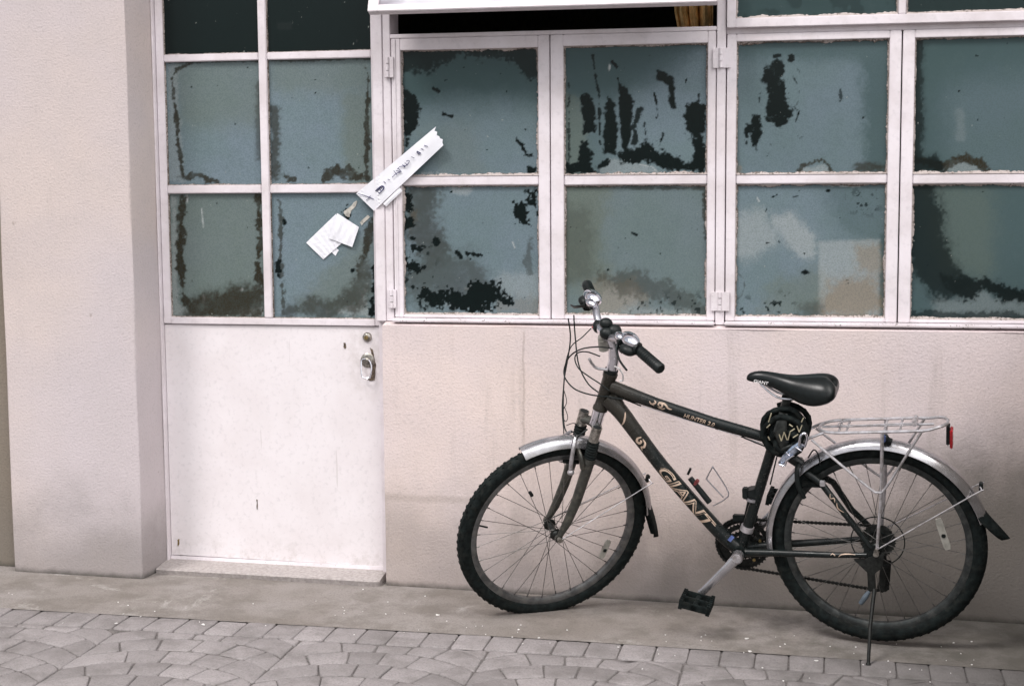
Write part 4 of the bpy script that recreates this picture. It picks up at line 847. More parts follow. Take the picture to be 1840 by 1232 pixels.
def wheel(front):
    P = bpy.data.objects.new('front_wheel' if front else 'rear_wheel', None); COL.objects.link(P); P.parent = bike
    P.matrix_local = LF @ Matrix.Translation((0.042, 0, 0)) if front else LR
    m = MB(); prof = []
    for k in range(16):
        a = 2 * math.pi * k / 16; prof.append((0.3045 + 0.0235 * math.cos(a), 0.0220 * math.sin(a)))
    m.lathe(prof, 96)
    nk = 76
    for k in range(nk):     # tread blocks, centre and shoulders
        for (yy, R_, w_, l_, ph) in ((0.0065, 0.3268, 0.0042, 0.0075, 0), (-0.0065, 0.3268, 0.0042, 0.0075, 0.5), (0.0165, 0.3190, 0.0038, 0.0065, 0.5), (-0.0165, 0.3190, 0.0038, 0.0065, 0)):
            a = 2 * math.pi * (k + ph) / nk; u = np.array((math.cos(a), 0, math.sin(a))); t_ = np.array((-math.sin(a), 0, math.cos(a)))
            tilt = 0.0 if abs(yy) < 0.01 else math.copysign(0.75, yy); un = u * math.cos(tilt) + np.array((0, 1, 0)) * math.sin(tilt); vn = np.array((0, 1, 0)) * math.cos(tilt) - u * math.sin(tilt)
            c = u * R_ + np.array((0, yy, 0)); v = []
            for q in (-1, 1):
                for (i, j) in ((-1, -1), (1, -1), (1, 1), (-1, 1)): v.append(c + t_ * l_ * 0.62 * i + vn * w_ * j + un * ((0.0010 if front else 0.0002) if q > 0 else -0.004))
            m.add(v, [(4, 5, 6, 7), (0, 1, 5, 4), (1, 2, 6, 5), (2, 3, 7, 6), (3, 0, 4, 7)])
    sub(m, 'tyre', 'rubber', P)
    m = MB().lathe([(0.287, 0.0115), (0.287, -0.0115), (0.274, -0.0125), (0.265, -0.007), (0.2635, 0), (0.265, 0.007), (0.274, 0.0125)], 96); sub(m, 'rim', 'rim' if front else 'rim_dark', P)
    fl = 0.0205 if front else 0.023
    hubp = [(0.0001, 0.052), (0.007, 0.052), (0.007, 0.04), (0.013, 0.037), (0.015, 0.033), (fl, 0.032), (fl, 0.029), (0.012, 0.026), (0.010, 0), (0.012, -0.026), (fl, -0.029), (fl, -0.032), (0.015, -0.033), (0.013, -0.037), (0.007, -0.04), (0.007, -0.052), (0.0001, -0.052)]
    sub(MB().lathe(hubp, 28, closed_prof=False), 'hub', 'gear', P)
    for i in range(32):
        side = 1 if i % 2 else -1; a = 2 * math.pi * (i + 0.4) / 32; tw = math.radians(62) * (1 if (i // 2) % 2 else -1)
        h_ = (fl * math.cos(a + tw), side * 0.0305, fl * math.sin(a + tw)); r_ = (0.265 * math.cos(a), side * 0.003, 0.265 * math.sin(a))
        me = MB().tube([h_, r_], 0.00105, 5).add(*(lambda q: (q.v, q.f))(MB().tube([tuple(0.955 * c for c in r_), r_], 0.0021, 5))).mesh('spoke'); link('spoke', me, M['steel'], P)
    return P
fw = wheel(True); rw = wheel(False)
# wheel extras
def wl(P, px, py): # point in the wheel plane, wheel coordinates
    if P is fw: a = FL(px, py, 0); return (a[0] - 0.042, 0, a[2])
    return BL(px, py, 0)
v1 = wl(fw, 862, 944); v2 = wl(fw, 876, 947); sub(MB().tube([v1, v2], 0.0032, 8), 'valve', 'black', fw)
c = wl(fw, 954, 887); n_ = np.array(c) / np.linalg.norm(c); sub(MB().tube([np.array(c) - n_ * 0.009, np.array(c) + n_ * 0.009], 0.0058, 8), 'spoke_clip', 'black', fw)
def spoke_reflector(P, pa, pb, w_):
    a, b = np.array(wl(P, *pa)), np.array(wl(P, *pb)); d = b - a; L_ = np.linalg.norm(d); d /= L_; s_ = np.array((-d[2], 0, d[0])); v = []
    for y_ in (0.007, 0.013):
        for (i, j) in ((0, -0.7), (0.12, -1), (0.88, -1), (1, -0.7), (1, 0.7), (0.88, 1), (0.12, 1), (0, 0.7)): v.append(a + d * L_ * i + s_ * w_ * j + np.array((0, y_, 0)))
    m = MB().add(v, [tuple(range(8))[::-1], tuple(range(8, 16))] + [(k, (k + 1) % 8, 8 + (k + 1) % 8, 8 + k) for k in range(8)]); sub(m, 'wheel_reflector', 'clear', P, False)
    sub(MB().box(-0.006, 0.006, -0.003, 0.016, -0.006, 0.006, 0.002), 'reflector_clip', 'black', P).location = tuple(a + d * L_ * 0.55)
spoke_reflector(fw, (1092, 967), (1078, 999), 0.010); spoke_reflector(rw, (1686, 929), (1704, 984), 0.011)
# cassette and spoke guard
m = MB()
for k, R_ in enumerate((0.054, 0.048, 0.042, 0.037, 0.032, 0.028, 0.024)):
    y_ = -0.020 - k * 0.0042; nt = int(R_ / 0.054 * 32); pr = []
    for i in range(nt * 2): a = math.pi * i / nt; q = R_ + (0.002 if i % 2 else -0.0025); pr.append((q * math.cos(a), q * math.sin(a)))
    v = [(a, y_, b) for a, b in pr] + [(a, y_ - 0.0018, b) for a, b in pr]; n2 = len(pr)
    m.add(v, [tuple(range(n2)), tuple(range(2 * n2 - 1, n2 - 1, -1))] + [(i, (i + 1) % n2, n2 + (i + 1) % n2, n2 + i) for i in range(n2)])
sub(m, 'cassette', 'gear', rw, False)
sub(MB().lathe([(0.083, -0.016), (0.083, -0.0185), (0.0795, -0.0185), (0.0795, -0.016)], 64).lathe([(0.034, -0.016), (0.034, -0.018), (0.030, -0.018), (0.030, -0.016)], 48), 'spoke_guard', 'black', rw)

# ---- frame
HT = BL(1097, 669, 0); HB_ = BL(1078.5, 731, 0)
BB = (0.426, 0, -0.047)
fr = bpy.data.objects.new('frame', None)
m = MB()
ax = lambda t_: f2b((0, 0, t_))
m.tube([ax(0.448), ax(0.458), ax(0.462), ax(0.50), ax(0.563), ax(0.567), ax(0.578)], [0.0245, 0.0245, 0.0215, 0.0205, 0.0215, 0.024, 0.024], 20)
tt = [BL(1098, 694), BL(1120, 703), BL(1180, 725), BL(1280, 758), BL(1385, 788)]
m.tube(tt, [0.022, 0.0215, 0.0185, 0.0172, 0.0168], 18)
dt = spline([BL(1090, 715), BL(1114, 738), BL(1148, 783), BL(1190, 838), BL(1245, 902), BL(1300, 962), (BB[0], 0, BB[2])], 5)
m.tube(dt, [0.029 - 0.006 * min(1, i / 12) for i in range(len(dt))], 18)
stT = BL(1396, 778)
m.tube([stT, BL(1378, 835), (BB[0], 0, BB[2])], [0.0175, 0.0165, 0.0175], 18)
m.tube([(BB[0], 0.036, BB[2]), (BB[0], -0.036, BB[2])], 0.0215, 20)
# chain stays and dropouts
m.tube([(BB[0] - 0.01, 0.020, BB[2]), (0.30, 0.034, -0.036), (0.12, 0.055, -0.022), (0.025, 0.064, -0.012)], [0.0125, 0.0115, 0.0095, 0.008], 12)
m.tube([(BB[0] - 0.01, -0.020, BB[2]), (0.30, -0.034, -0.036), (0.12, -0.055, -0.022), (0.025, -0.064, -0.010)], [0.0125, 0.0125, 0.0105, 0.008], 12)
# seat stays: one thick yoke splitting into two legs
ya, yb = BL(1396, 805), BL(1446, 838)
m.tube([ya, yb], [0.016, 0.017], 14)
m.tube([yb, (yb[0] - 0.012, 0.020, yb[2] - 0.014), BL(1476, 868, 0.034), BL(1520, 925, 0.052), (0.012, 0.064, 0.012)], [0.013, 0.012, 0.0105, 0.010, 0.008], 12)
m.tube([yb, (yb[0] - 0.012, -0.020, yb[2] - 0.014), BL(1497, 866, -0.034), BL(1530, 915, -0.052), (0.012, -0.064, 0.012)], [0.013, 0.012, 0.0105, 0.010, 0.008], 12)
for s_ in (1, -1): m.box(-0.014, 0.034, s_ * 0.061, s_ * 0.067, -0.022, 0.022, 0.002)
frame = part(m, 'frame', 'frame')
# gussets
sub(MB().tube([BL(1103, 705), BL(1112, 728)], [0.014, 0.02], 12), 'gusset', 'frame', frame)
# lettering on the down tube
d0, d1 = np.array(BL(1188, 836)), np.array(BL(1283, 946))
tube_text('GIANT', d0, d1, 0.0236, 0.036, 'lettering', 'gold', frame, offset=0.0016, lift=0.0007, shear=0.25, phi=0.12)
tube_text('GIANT', d0, d1, 0.0236, 0.036, 'lettering_fill', 'black', frame, offset=-0.0012, lift=0.0012, shear=0.25, phi=0.12)
t0, t1_ = np.array(BL(1231, 742)), np.array(BL(1286, 759.5))
tube_text('HUNTER 2.0', t0, t1_, 0.0174, 0.0135, 'lettering', 'gold', frame, offset=0.0003, lift=0.0008, shear=0.2, phi=-0.05)
def swirl(P0, P1, r, pts, w_, name='scroll_decal'):
    P0, P1 = np.array(P0), np.array(P1); Ln = np.linalg.norm(P1 - P0); e1 = (P1 - P0) / Ln; m = MB()
    for st, wd_ in pts:
        q = spline([(a, b, 0) for a, b in st], 6); n = len(q)
        for i, p in enumerate(q):
            a = q[max(0, i - 1)]; b = q[min(n - 1, i + 1)]; d = (b - a).normalized(); nrm = Vector((-d.y, d.x, 0)); k = wd_ * w_ * (0.25 + 0.75 * math.sin(math.pi * min(1, (i + 1) / n)))
            for s_ in (1, -1): w2 = p + nrm * k * s_; m.v.append(wrap_pt(P0, e1, r, w2.x, w2.y, 0, 0.0009))
            if i: z_ = len(m.v) - 4; m.f.append((z_, z_ + 1, z_ + 3, z_ + 2))
    return sub(m, name, 'gold', frame, False)
s0, s1 = BL(1150, 765), BL(1200, 850)
swirl(BL(1118, 742), BL(1150, 786), 0.0262, [([(0.0, 0.020), (0.012, 0.010), (0.024, -0.004), (0.028, -0.018)], 1)], 0.0030)
swirl(BL(1150, 786), BL(1190, 838), 0.0245, [([(-0.002, 0.014), (-0.006, 0.002), (0.002, -0.006), (0.010, -0.002), (0.009, 0.006), (0.003, 0.005)], 1.2), ([(0.006, 0.014), (0.020, 0.012), (0.028, 0.002), (0.024, -0.006), (0.034, -0.010)], 1)], 0.0036)
swirl(BL(1176, 722), BL(1226, 740), 0.0182, [([(-0.014, 0.004), (-0.004, -0.002), (0.006, 0.006), (0.0, 0.012)], 1), ([(0.0, -0.004), (0.012, -0.008), (0.026, -0.002), (0.028, 0.008), (0.018, 0.010), (0.016, 0.003), (0.022, 0.001)], 1.1), ([(0.016, 0.012), (0.034, 0.012), (0.050, 0.003), (0.062, 0.004)], 1), ([(-0.020, -0.006), (-0.008, -0.010), (0.004, -0.004)], 1), ([(0.020, -0.010), (0.032, -0.006), (0.040, 0.000)], 0.9)], 0.0030)
swirl((0.135, 0.052, -0.022), (0.03, 0.064, -0.012), 0.0098, [([(0.0, 0.001), (0.006, 0.006), (0.013, 0.001), (0.006, -0.005), (0.001, -0.002)], 1), ([(0.022, -0.006), (0.034, 0.004), (0.06, 0.006), (0.078, 0.004)], 1)], 0.0017)
swirl(BL(1490, 886, 0.046), BL(1535, 945, 0.056), 0.0104, [([(0.0, 0.005), (0.012, -0.003), (0.018, 0.006), (0.03, 0.0)], 1), ([(0.034, 0.004), (0.05, -0.003), (0.07, 0.004)], 1)], 0.0016)
sub(MB().box(-0.011, 0.011, -0.0015, 0.0015, -0.006, 0.006, 0.001), 'sticker', 'blue', frame, False).matrix_local = Matrix.Translation(np.array(BL(1316, 964, 0)) + np.array((0, 0.0235, 0.004))) @ Matrix.Rotation(math.radians(52), 4, 'Y')
# bare cable run under the top tube
m = MB().tube([BL(1150, 728, 0.006), BL(1372, 797, 0.006)], 0.0011, 5); sub(m, 'cable_run', 'alloy', frame)
m = MB().tube([BL(1120, 716, 0.008), BL(1152, 729, 0.006)], 0.0026, 6).tube([BL(1285, 769, 0.006), BL(1291, 771, 0.006)], 0.003, 6).tube([BL(1332, 784, 0.006), BL(1378, 803, 0.010)], 0.0026, 6); sub(m, 'cable_housing', 'black', frame)

# ---- headset, stem, bar (front frame)
m = MB().tube([(0, 0, 0.578), (0, 0, 0.592)], 0.0215, 20); part(m, 'headset', 'black', True)
part(MB().tube([(0, 0, 0.395), (0, 0, 0.43), (0, 0, 0.448)], [0.021, 0.0205, 0.0225], 20), 'crown_race', 'chrome', True)
stem = part(MB().tube([(0, 0, 0.590), (0.002, 0, 0.625), (0.016, 0, 0.668), (0.046, 0, 0.706), (0.058, 0, 0.716)], [0.018, 0.0175, 0.018, 0.018, 0.019], 18).tube([(0.060, -0.024, 0.718), (0.060, 0.024, 0.718)], 0.0215, 18), 'stem', 'chrome', True)
barpts = [(0.060, 0, 0.718), (0.060, 0.045, 0.718), (0.060, 0.085, 0.735), (0.050, 0.14, 0.752), (0.034, 0.20, 0.748), (0.012, 0.300, 0.742)]
full = [(a, -b, c + (0.010 if b > 0.2 else 0)) for a, b, c in barpts[:0:-1]] + barpts
bar = part(MB().tube(spline(full, 6), 0.0118, 14), 'handlebar', 'alloy', True)
for s_ in (1, -1):
    dz_ = 0.010 if s_ < 0 else 0
    g0 = (0.036, s_ * 0.195, 0.748 + dz_ * 0.5); g1 = (0.010, s_ * 0.306, 0.7415 + dz_)
    gr = MB().tube([g0, tuple((a + b) / 2 for a, b in zip(g0, g1)), tuple(a + (b - a) * 0.96 for a, b in zip(g0, g1)), g1], [0.0165, 0.0158, 0.0172, 0.0135], 16)
    for k in range(9):
        t_ = 0.12 + k * 0.085; p = tuple(a + (b - a) * t_ for a, b in zip(g0, g1)); q = tuple(a + (b - a) * (t_ + 0.03) for a, b in zip(g0, g1)); gr.tube([p, q], 0.0172, 16)
    sub(gr, 'grip', 'black', bar)
    # shifter pod with silver cap, black underside, brake lever
    cx, cy, cz = 0.050, s_ * 0.163, 0.753 + dz_ * 0.3
    pod = MB().ball((cx + 0.004, cy - s_ * 0.006, cz + 0.010), 0.028, 0.044, 0.022, 16, 10).ball((cx + 0.022, cy - s_ * 0.040, cz + 0.004), 0.018, 0.026, 0.013, 12, 8); po = sub(pod, 'shifter', 'chrome', bar)
    sub(MB().ball((cx + 0.012, cy + s_ * 0.012, cz - 0.014), 0.027, 0.030, 0.018, 14, 8).tube([(cx - 0.004, cy + s_ * 0.026, cz), (cx - 0.009, cy + s_ * 0.034, cz)], 0.020, 16).box(cx + 0.004, cx + 0.030, cy - s_ * 0.022, cy + s_ * 0.004, cz - 0.034, cz - 0.016, 0.004), 'shifter_body', 'black', bar)
    lv = spline([(cx + 0.026, cy - s_ * 0.030, cz - 0.010), (cx + 0.040, cy - s_ * 0.006, cz - 0.026), (cx + 0.040, cy + s_ * 0.030, cz - 0.044), (cx + 0.030, cy + s_ * 0.070, cz - 0.056)], 5)
    sub(MB().tube(lv, [0.0075] * 4 + [0.0058] * (len(lv) - 4), 8, sx=0.6), 'brake_lever', 'black', bar)
    sub(MB().tube([(cx + 0.028, cy - s_ * 0.034, cz - 0.006), (cx + 0.026, cy - s_ * 0.062, cz - 0.006)], 0.0052, 8).box(cx, cx + 0.036, cy - s_ * 0.034, cy - s_ * 0.012, cz - 0.016, cz + 0.004, 0.004), 'lever_mount', 'black', bar)
# light bracket and bell: rounded black lobes on the stem
lobe = MB().ball(FL(1076, 588, -0.035), 0.020, 0.019, 0.019, 12, 8).ball(FL(1089, 581, 0.01), 0.022, 0.020, 0.018, 12, 8).ball(FL(1104, 594, 0.03), 0.024, 0.022, 0.020, 12, 8).ball(FL(1090, 599, 0.03), 0.023, 0.021, 0.020, 12, 8).tube([FL(1072, 583, -0.05), FL(1108, 596, 0.04)], 0.016, 12)
part(lobe, 'light_bracket', 'black', True)
part(MB().ball(FL(1082, 607, -0.005), 0.014, 0.014, 0.018, 12, 8).tube([FL(1083, 610, 0), FL(1085, 628, 0)], 0.016, 12), 'bracket_clamp', 'clear', True)
part(MB().tube([FL(1064, 589, -0.05), FL(1069, 586, -0.05)], 0.0045, 8), 'red_switch', 'red', True)
hook = spline([FL(1058, 643, -0.02), FL(1063, 652, -0.015), FL(1072, 661, -0.01), FL(1092, 664, 0.01)], 4)
part(MB().tube(hook, [0.002] + [0.0045] * (len(hook) - 2) + [0.006], 8, sx=0.6), 'reflector_arm', 'rack', True)
part(MB().tube(spline([FL(1104, 658, 0.04), FL(1112, 662, 0.05), FL(1119, 673, 0.055), FL(1119, 683, 0.05), FL(1113, 684, 0.04)], 5), 0.0026, 7), 'noodle', 'white', True)

# ---- fork
m = MB()
for s_ in (1, -1):
    top_, b0, b1, dr = (0.022, s_ * 0.056, 0.412), (0.020, s_ * 0.056, 0.362), (0.014, s_ * 0.055, 0.286), (0.040, s_ * 0.055, 0.004)
    m.tube([b1, (0.014, s_ * 0.055, 0.27), (0.018, s_ * 0.055, 0.14), (0.028, s_ * 0.055, 0.06), (0.040, s_ * 0.055, 0.012)], [0.0185, 0.018, 0.0165, 0.0145, 0.010], 16)
    m.tube([(0.042, s_ * 0.050, 0), (0.042, s_ * 0.060, 0)], 0.013, 14)
    m.tube([(0.015, s_ * 0.055, 0.30), (0.015, s_ * 0.055, 0.284)], 0.0205, 16)
br = spline([(0.030, -0.055, 0.262), (0.046, -0.048, 0.300), (0.052, 0, 0.318), (0.046, 0.048, 0.300), (0.030, 0.055, 0.262)], 4); m.tube(br, 0.0085, 10, sx=1.5)
fork = part(m, 'fork', 'forkpaint', True)
for s_ in (1, -1):
    bt = MB(); pts_ = []; rr = []
    for k in range(17): t_ = k / 16; pts_.append((0.020 - 0.006 * t_, s_ * 0.0555, 0.360 - 0.074 * t_)); rr.append(0.0175 if k % 2 else 0.0205)
    sub(bt.tube(pts_, rr, 16), 'boot', 'rubber', fork)
    sub(MB().tube([(0.022, s_ * 0.056, 0.362), (0.022, s_ * 0.056, 0.405), (0.022, s_ * 0.056, 0.412)], [0.0165, 0.0165, 0.0175], 16), 'stanchion_cap', 'oldsteel', fork)
    sub(MB().tube([(0.022, s_ * 0.056, 0.4122), (0.022, s_ * 0.056, 0.4135)], 0.0135, 14), 'cap_cover', 'black', fork)
sub(MB().tube(spline([(0.022, -0.056, 0.385), (0.008, -0.03, 0.392), (0.0, 0, 0.394), (0.008, 0.03, 0.392), (0.022, 0.056, 0.385)], 4), 0.013, 12, sx=1.3), 'crown', 'forkpaint', fork)
sub(MB().tube([(0.042, 0.058, 0), (0.042, 0.072, 0)], 0.0085, 12).tube([(0.042, -0.058, 0), (0.042, -0.070, 0)], 0.0085, 12), 'axle_nut', 'oldsteel', fork)
# front brake arms, pads and noodle
for s_ in (1, -1):
    bk = part(MB().tube(spline([(0.060, s_ * 0.042, 0.235), (0.072, s_ * 0.046, 0.28), (0.074, s_ * 0.040, 0.325), (0.066, s_ * 0.022, 0.352)], 4), 0.0072, 10, sx=0.7).ball((0.060, s_ * 0.042, 0.238), 0.012, 0.010, 0.011), 'brake_arm', 'rack', True)
    sub(MB().box(0.026, 0.088, s_ * 0.016, s_ * 0.025, 0.258, 0.272, 0.003).tube([(0.060, s_ * 0.025, 0.265), (0.066, s_ * 0.045, 0.265)], 0.004, 8), 'brake_pad', 'black', bk)
part(MB().tube(spline([(0.066, -0.022, 0.352), (0.064, 0.0, 0.358), (0.066, 0.026, 0.350), (0.072, 0.046, 0.372), (0.05, 0.05, 0.40)], 4), 0.0026, 7), 'brake_noodle', 'black', True)

# ---- mudguards
def guard(R, hw, crown, a0, a1, n=56, th=0.0014):
    outer = [(R + crown * (1 - abs(k / 6 - 1) ** 3.2), hw * (k / 6 - 1)) for k in range(13)]; inner = [(a - th, b * 0.98) for a, b in outer][::-1]
    return MB().lathe(outer + inner, n, a0=math.radians(a0), a1=math.radians(a1))
def flap(R, hw, a0, a1, out):
    m = MB(); n = 8; rows = []
    for i in range(n + 1):
        t_ = i / n; a = math.radians(a0 + (a1 - a0) * t_); r_ = R + out * t_ ** 1.4; w_ = hw * math.sqrt(1 - 0.86 * (max(0, t_ - 0.4) / 0.6) ** 2)
        for th in (0, -0.004):
            for k in range(5): m.v.append(((r_ + th + 0.022 * (1 - abs(k / 2 - 1) ** 2.2)) * math.cos(a), w_ * (k / 2 - 1), (r_ + th + 0.022 * (1 - abs(k / 2 - 1) ** 2.2)) * math.sin(a)))
    for i in range(n):
        b = i * 10
        for k in range(4): m.f += [(b + k, b + k + 1, b + k + 11, b + k + 10), (b + 5 + k, b + 15 + k, b + 16 + k, b + 6 + k)]
        m.f += [(b, b + 10, b + 15, b + 5), (b + 4, b + 9, b + 19, b + 14)]
    m.f.append(tuple([n * 10 + k for k in range(5)] + [n * 10 + 9 - k for k in range(5)])); return m
fg = part(guard(0.322, 0.034, 0.025, 56, 164), 'front_mudguard', 'fender', True, off=(0.042, 0, 0))
sub(flap(0.326, 0.032, 158, 181, 0.050), 'mud_flap', 'rubber', fg)
st = (np.array(FL(1165, 872, 0.03)) - np.array((0.042, 0, 0)))
for s_ in (1, -1):
    e_ = (st[0], s_ * 0.031, st[2]); sub(MB().tube(spline([(e_[0] - 0.006, s_ * 0.012, e_[2] + 0.014), (e_[0] - 0.008, s_ * 0.031, e_[2] + 0.008), (e_[0] + 0.012, s_ * 0.034, e_[2] - 0.004), (-0.01, s_ * 0.062, 0.002)], 4), 0.0018, 6), 'stay', 'rack', fg)
sub(MB().box(e_[0] - 0.012, e_[0] - 0.002, -0.008, 0.008, e_[2] - 0.002, e_[2] + 0.024, 0.002), 'stay_clip', 'black', fg)
rg = part(guard(0.321, 0.035, 0.022, -6, 163, 72), 'rear_mudguard', 'fender')
sub(flap(0.324, 0.036, 159, 174, 0.048), 'mud_flap', 'rubber', rg)
se = BL(1757, 885, 0.03)
for s_ in (1, -1): sub(MB().tube(spline([(se[0] - 0.006, s_ * 0.012, se[2] + 0.012), (se[0] - 0.010, s_ * 0.030, se[2] + 0.006), (se[0] + 0.014, s_ * 0.036, se[2] - 0.006), (-0.005, s_ * 0.076, 0.012)], 4), 0.0021, 6), 'stay', 'rack', rg)
sub(MB().box(se[0] - 0.014, se[0] - 0.002, -0.010, 0.010, se[2] - 0.004, se[2] + 0.022, 0.002), 'stay_clip', 'black', rg)

# ---- saddle and post
SP0, SP1 = BL(1396, 776), BL(1416, 712)
part(MB().tube([SP0, SP1], 0.0135, 16).tube([BL(1394, 782), BL(1399, 768)], 0.021, 16).box(SP1[0] - 0.018, SP1[0] + 0.018, -0.014, 0.014, SP1[2] - 0.012, SP1[2] + 0.008, 0.004), 'seat_post', 'gear')
sec = [(0.388, 0.006, 0.530, 0.524, 0.004), (0.383, 0.014, 0.540, 0.520, 0.008), (0.370, 0.019, 0.547, 0.517, 0.012), (0.345, 0.022, 0.552, 0.514, 0.014), (0.31, 0.026, 0.548, 0.502, 0.016), (0.275, 0.034, 0.543, 0.486, 0.020), (0.245, 0.047, 0.540, 0.468, 0.026), (0.215, 0.062, 0.541, 0.455, 0.030), (0.18, 0.074, 0.544, 0.451, 0.030), (0.15, 0.078, 0.545, 0.458, 0.028), (0.130, 0.076, 0.540, 0.467, 0.026), (0.117, 0.068, 0.530, 0.477, 0.02), (0.110, 0.052, 0.516, 0.488, 0.01)]
m = MB(); K = 17
for (f_, w_, zt_, zb__, dr_) in sec:
    for k in range(K):
        th = math.pi * k / (K - 1); l_ = w_ * math.cos(th); q = math.sin(th) ** 0.75; z_ = zb__ + (zt_ - zb__) * q
        if k in (0, K - 1): l_ *= 0.94
        groove = 0.006 * math.exp(-(l_ / 0.012) ** 2) * max(0, min(1, (0.30 - f_) / 0.05)) * (1 if f_ < 0.3 else 0)
        nf = f_ + (0.024 * math.exp(-(l_ / 0.020) ** 2) if f_ < 0.15 else 0) * max(0, (0.15 - f_) / 0.045)
        m.v.append((nf, l_, z_ - groove))
for i in range(len(sec) - 1):
    for k in range(K - 1): a = i * K + k; m.f.append((a, a + 1, a + K + 1, a + K))
    m.f.append((i * K, i * K + K, i * K + 2 * K - 1, i * K + K - 1))
m.f += [tuple(range(K)), tuple(range((len(sec) - 1) * K, len(sec) * K))]
sad = part(m, 'saddle', 'saddle', auto=55); md = sad.modifiers.new('sub', 'SUBSURF'); md.levels = 1; md.render_levels = 2
rl = MB()
for s_ in (1, -1): rl.tube(spline([(0.345, s_ * 0.008, 0.513), (0.318, s_ * 0.016, 0.490), (0.285, s_ * 0.021, 0.472), (0.235, s_ * 0.022, 0.470), (0.20, s_ * 0.026, 0.476), (0.16, s_ * 0.03, 0.492)], 4), 0.0035, 8)
sub(rl, 'rails', 'alloy', sad)
me = text_mesh('GIANT', 0.0125, 0.0003, 0.15); X_ = [v.co.x for v in me.vertices]; a_, b_ = min(X_), max(X_)
for v in me.vertices:
    t_ = (v.co.x - a_) / (b_ - a_); f_ = 0.362 - 0.046 * t_; wl_ = np.interp(-f_, [-s[0] for s in sec], [s[1] for s in sec]); h_ = v.co.y
    v.co = (f_, wl_ + 0.0022 - h_ * 0.25, 0.521 - 0.006 * t_ + h_)
link('lettering', me, M['white'], sad)

# ---- drivetrain
def gear_ring(cx, cz, y_, R_, hole, nt, th=0.003):
    m = MB(); n = nt * 3; o_ = []; i_ = []
    for k in range(n):
        a = 2 * math.pi * k / n; rr = R_ + (0.0035 if k % 3 == 1 else -0.002); o_.append((cx + rr * math.cos(a), cz + rr * math.sin(a))); i_.append((cx + hole * math.cos(a), cz + hole * math.sin(a)))
    for yy in (y_, y_ - th): m.v += [(a, yy, b) for a, b in o_] + [(a, yy, b) for a, b in i_]
    for k in range(n): l = (k + 1) % n; m.f += [(k, l, n + l, n + k), (2 * n + k, 3 * n + k, 3 * n + l, 2 * n + l), (k, 2 * n + k, 2 * n + l, l), (n + k, n + l, 3 * n + l, 3 * n + k)]
    return m
ck = gear_ring(BB[0], BB[2], -0.048, 0.086, 0.070, 42); g2 = gear_ring(BB[0], BB[2], -0.041, 0.069, 0.052, 34); ck.add(g2.v, g2.f); g3 = gear_ring(BB[0], BB[2], -0.034, 0.047, 0.033, 24); ck.add(g3.v, g3.f)
for k in range(5):
    a = 2 * math.pi * k / 5 + 0.3; ck.tube([(BB[0], -0.050, BB[2]), (BB[0] + 0.076 * math.cos(a), -0.046, BB[2] + 0.076 * math.sin(a))], [0.016, 0.008], 8)
ch = part(ck, 'chainring', 'chain', smooth=False)
bl_ = MB()
for k in range(5):
    a = 2 * math.pi * k / 5 + 0.3; bl_.tube([(BB[0] + 0.060 * math.cos(a), -0.030, BB[2] + 0.060 * math.sin(a)), (BB[0] + 0.060 * math.cos(a), -0.040, BB[2] + 0.060 * math.sin(a))], 0.005, 8)
sub(bl_, 'ring_bolts', 'brass', ch)
CE = BL(1259, 1066, 0.078)
cr = part(MB().tube([(BB[0], 0.062, BB[2]), (BB[0] * 0.75 + CE[0] * 0.25, 0.071, BB[2] * 0.75 + CE[2] * 0.25), (CE[0] * 0.9 + BB[0] * 0.1, 0.078, CE[2] * 0.9 + BB[2] * 0.1), (CE[0], 0.078, CE[2])], [0.0175, 0.0145, 0.0125, 0.0135], 14, sx=0.55).tube([(BB[0], 0.045, BB[2]), (BB[0], 0.071, BB[2])], 0.0185, 20), 'crank', 'fender')
sub(MB().tube([(BB[0], 0.071, BB[2]), (BB[0], 0.0745, BB[2])], 0.0135, 18), 'crank_cap', 'rack', cr)
CF = (2 * BB[0] - CE[0], -0.078, 2 * BB[2] - CE[2])
cr2 = part(MB().tube([(BB[0], -0.062, BB[2]), CF], [0.0165, 0.0125], 12, sx=0.55), 'crank', 'fender')
def pedal(c, s_):
    cy = c[1] + s_ * 0.055; m = MB(); x0, z0 = c[0], c[2]; th = math.radians(-12); R_ = Matrix.Rotation(th, 3, 'Y')
    q = MB()
    for xx in (-0.042, 0.042): q.box(xx - 0.005, xx + 0.005, -0.042, 0.042, -0.012, 0.012, 0.002)
    for yy in (-0.040, 0.0, 0.040): q.box(-0.042, 0.042, yy - 0.005, yy + 0.005, -0.011, 0.011, 0.002)
    q.tube([(0, -0.05, 0), (0, 0.045, 0)], 0.0095, 10)
    for xx in (-0.044, 0.044):
        for k in range(7): yy = -0.038 + k * 0.0127; q.box(xx - 0.006, xx + 0.006, yy - 0.003, yy + 0.003, -0.017, 0.017)
    q.v = [tuple(R_ @ Vector(p) + Vector((x0, cy, z0))) for p in q.v]; return q
pd = part(pedal((CE[0] + 0.002, CE[1], CE[2] - 0.004), 1), 'pedal', 'rubber', smooth=False)
part(pedal(CF, -1), 'pedal', 'rubber', smooth=False)
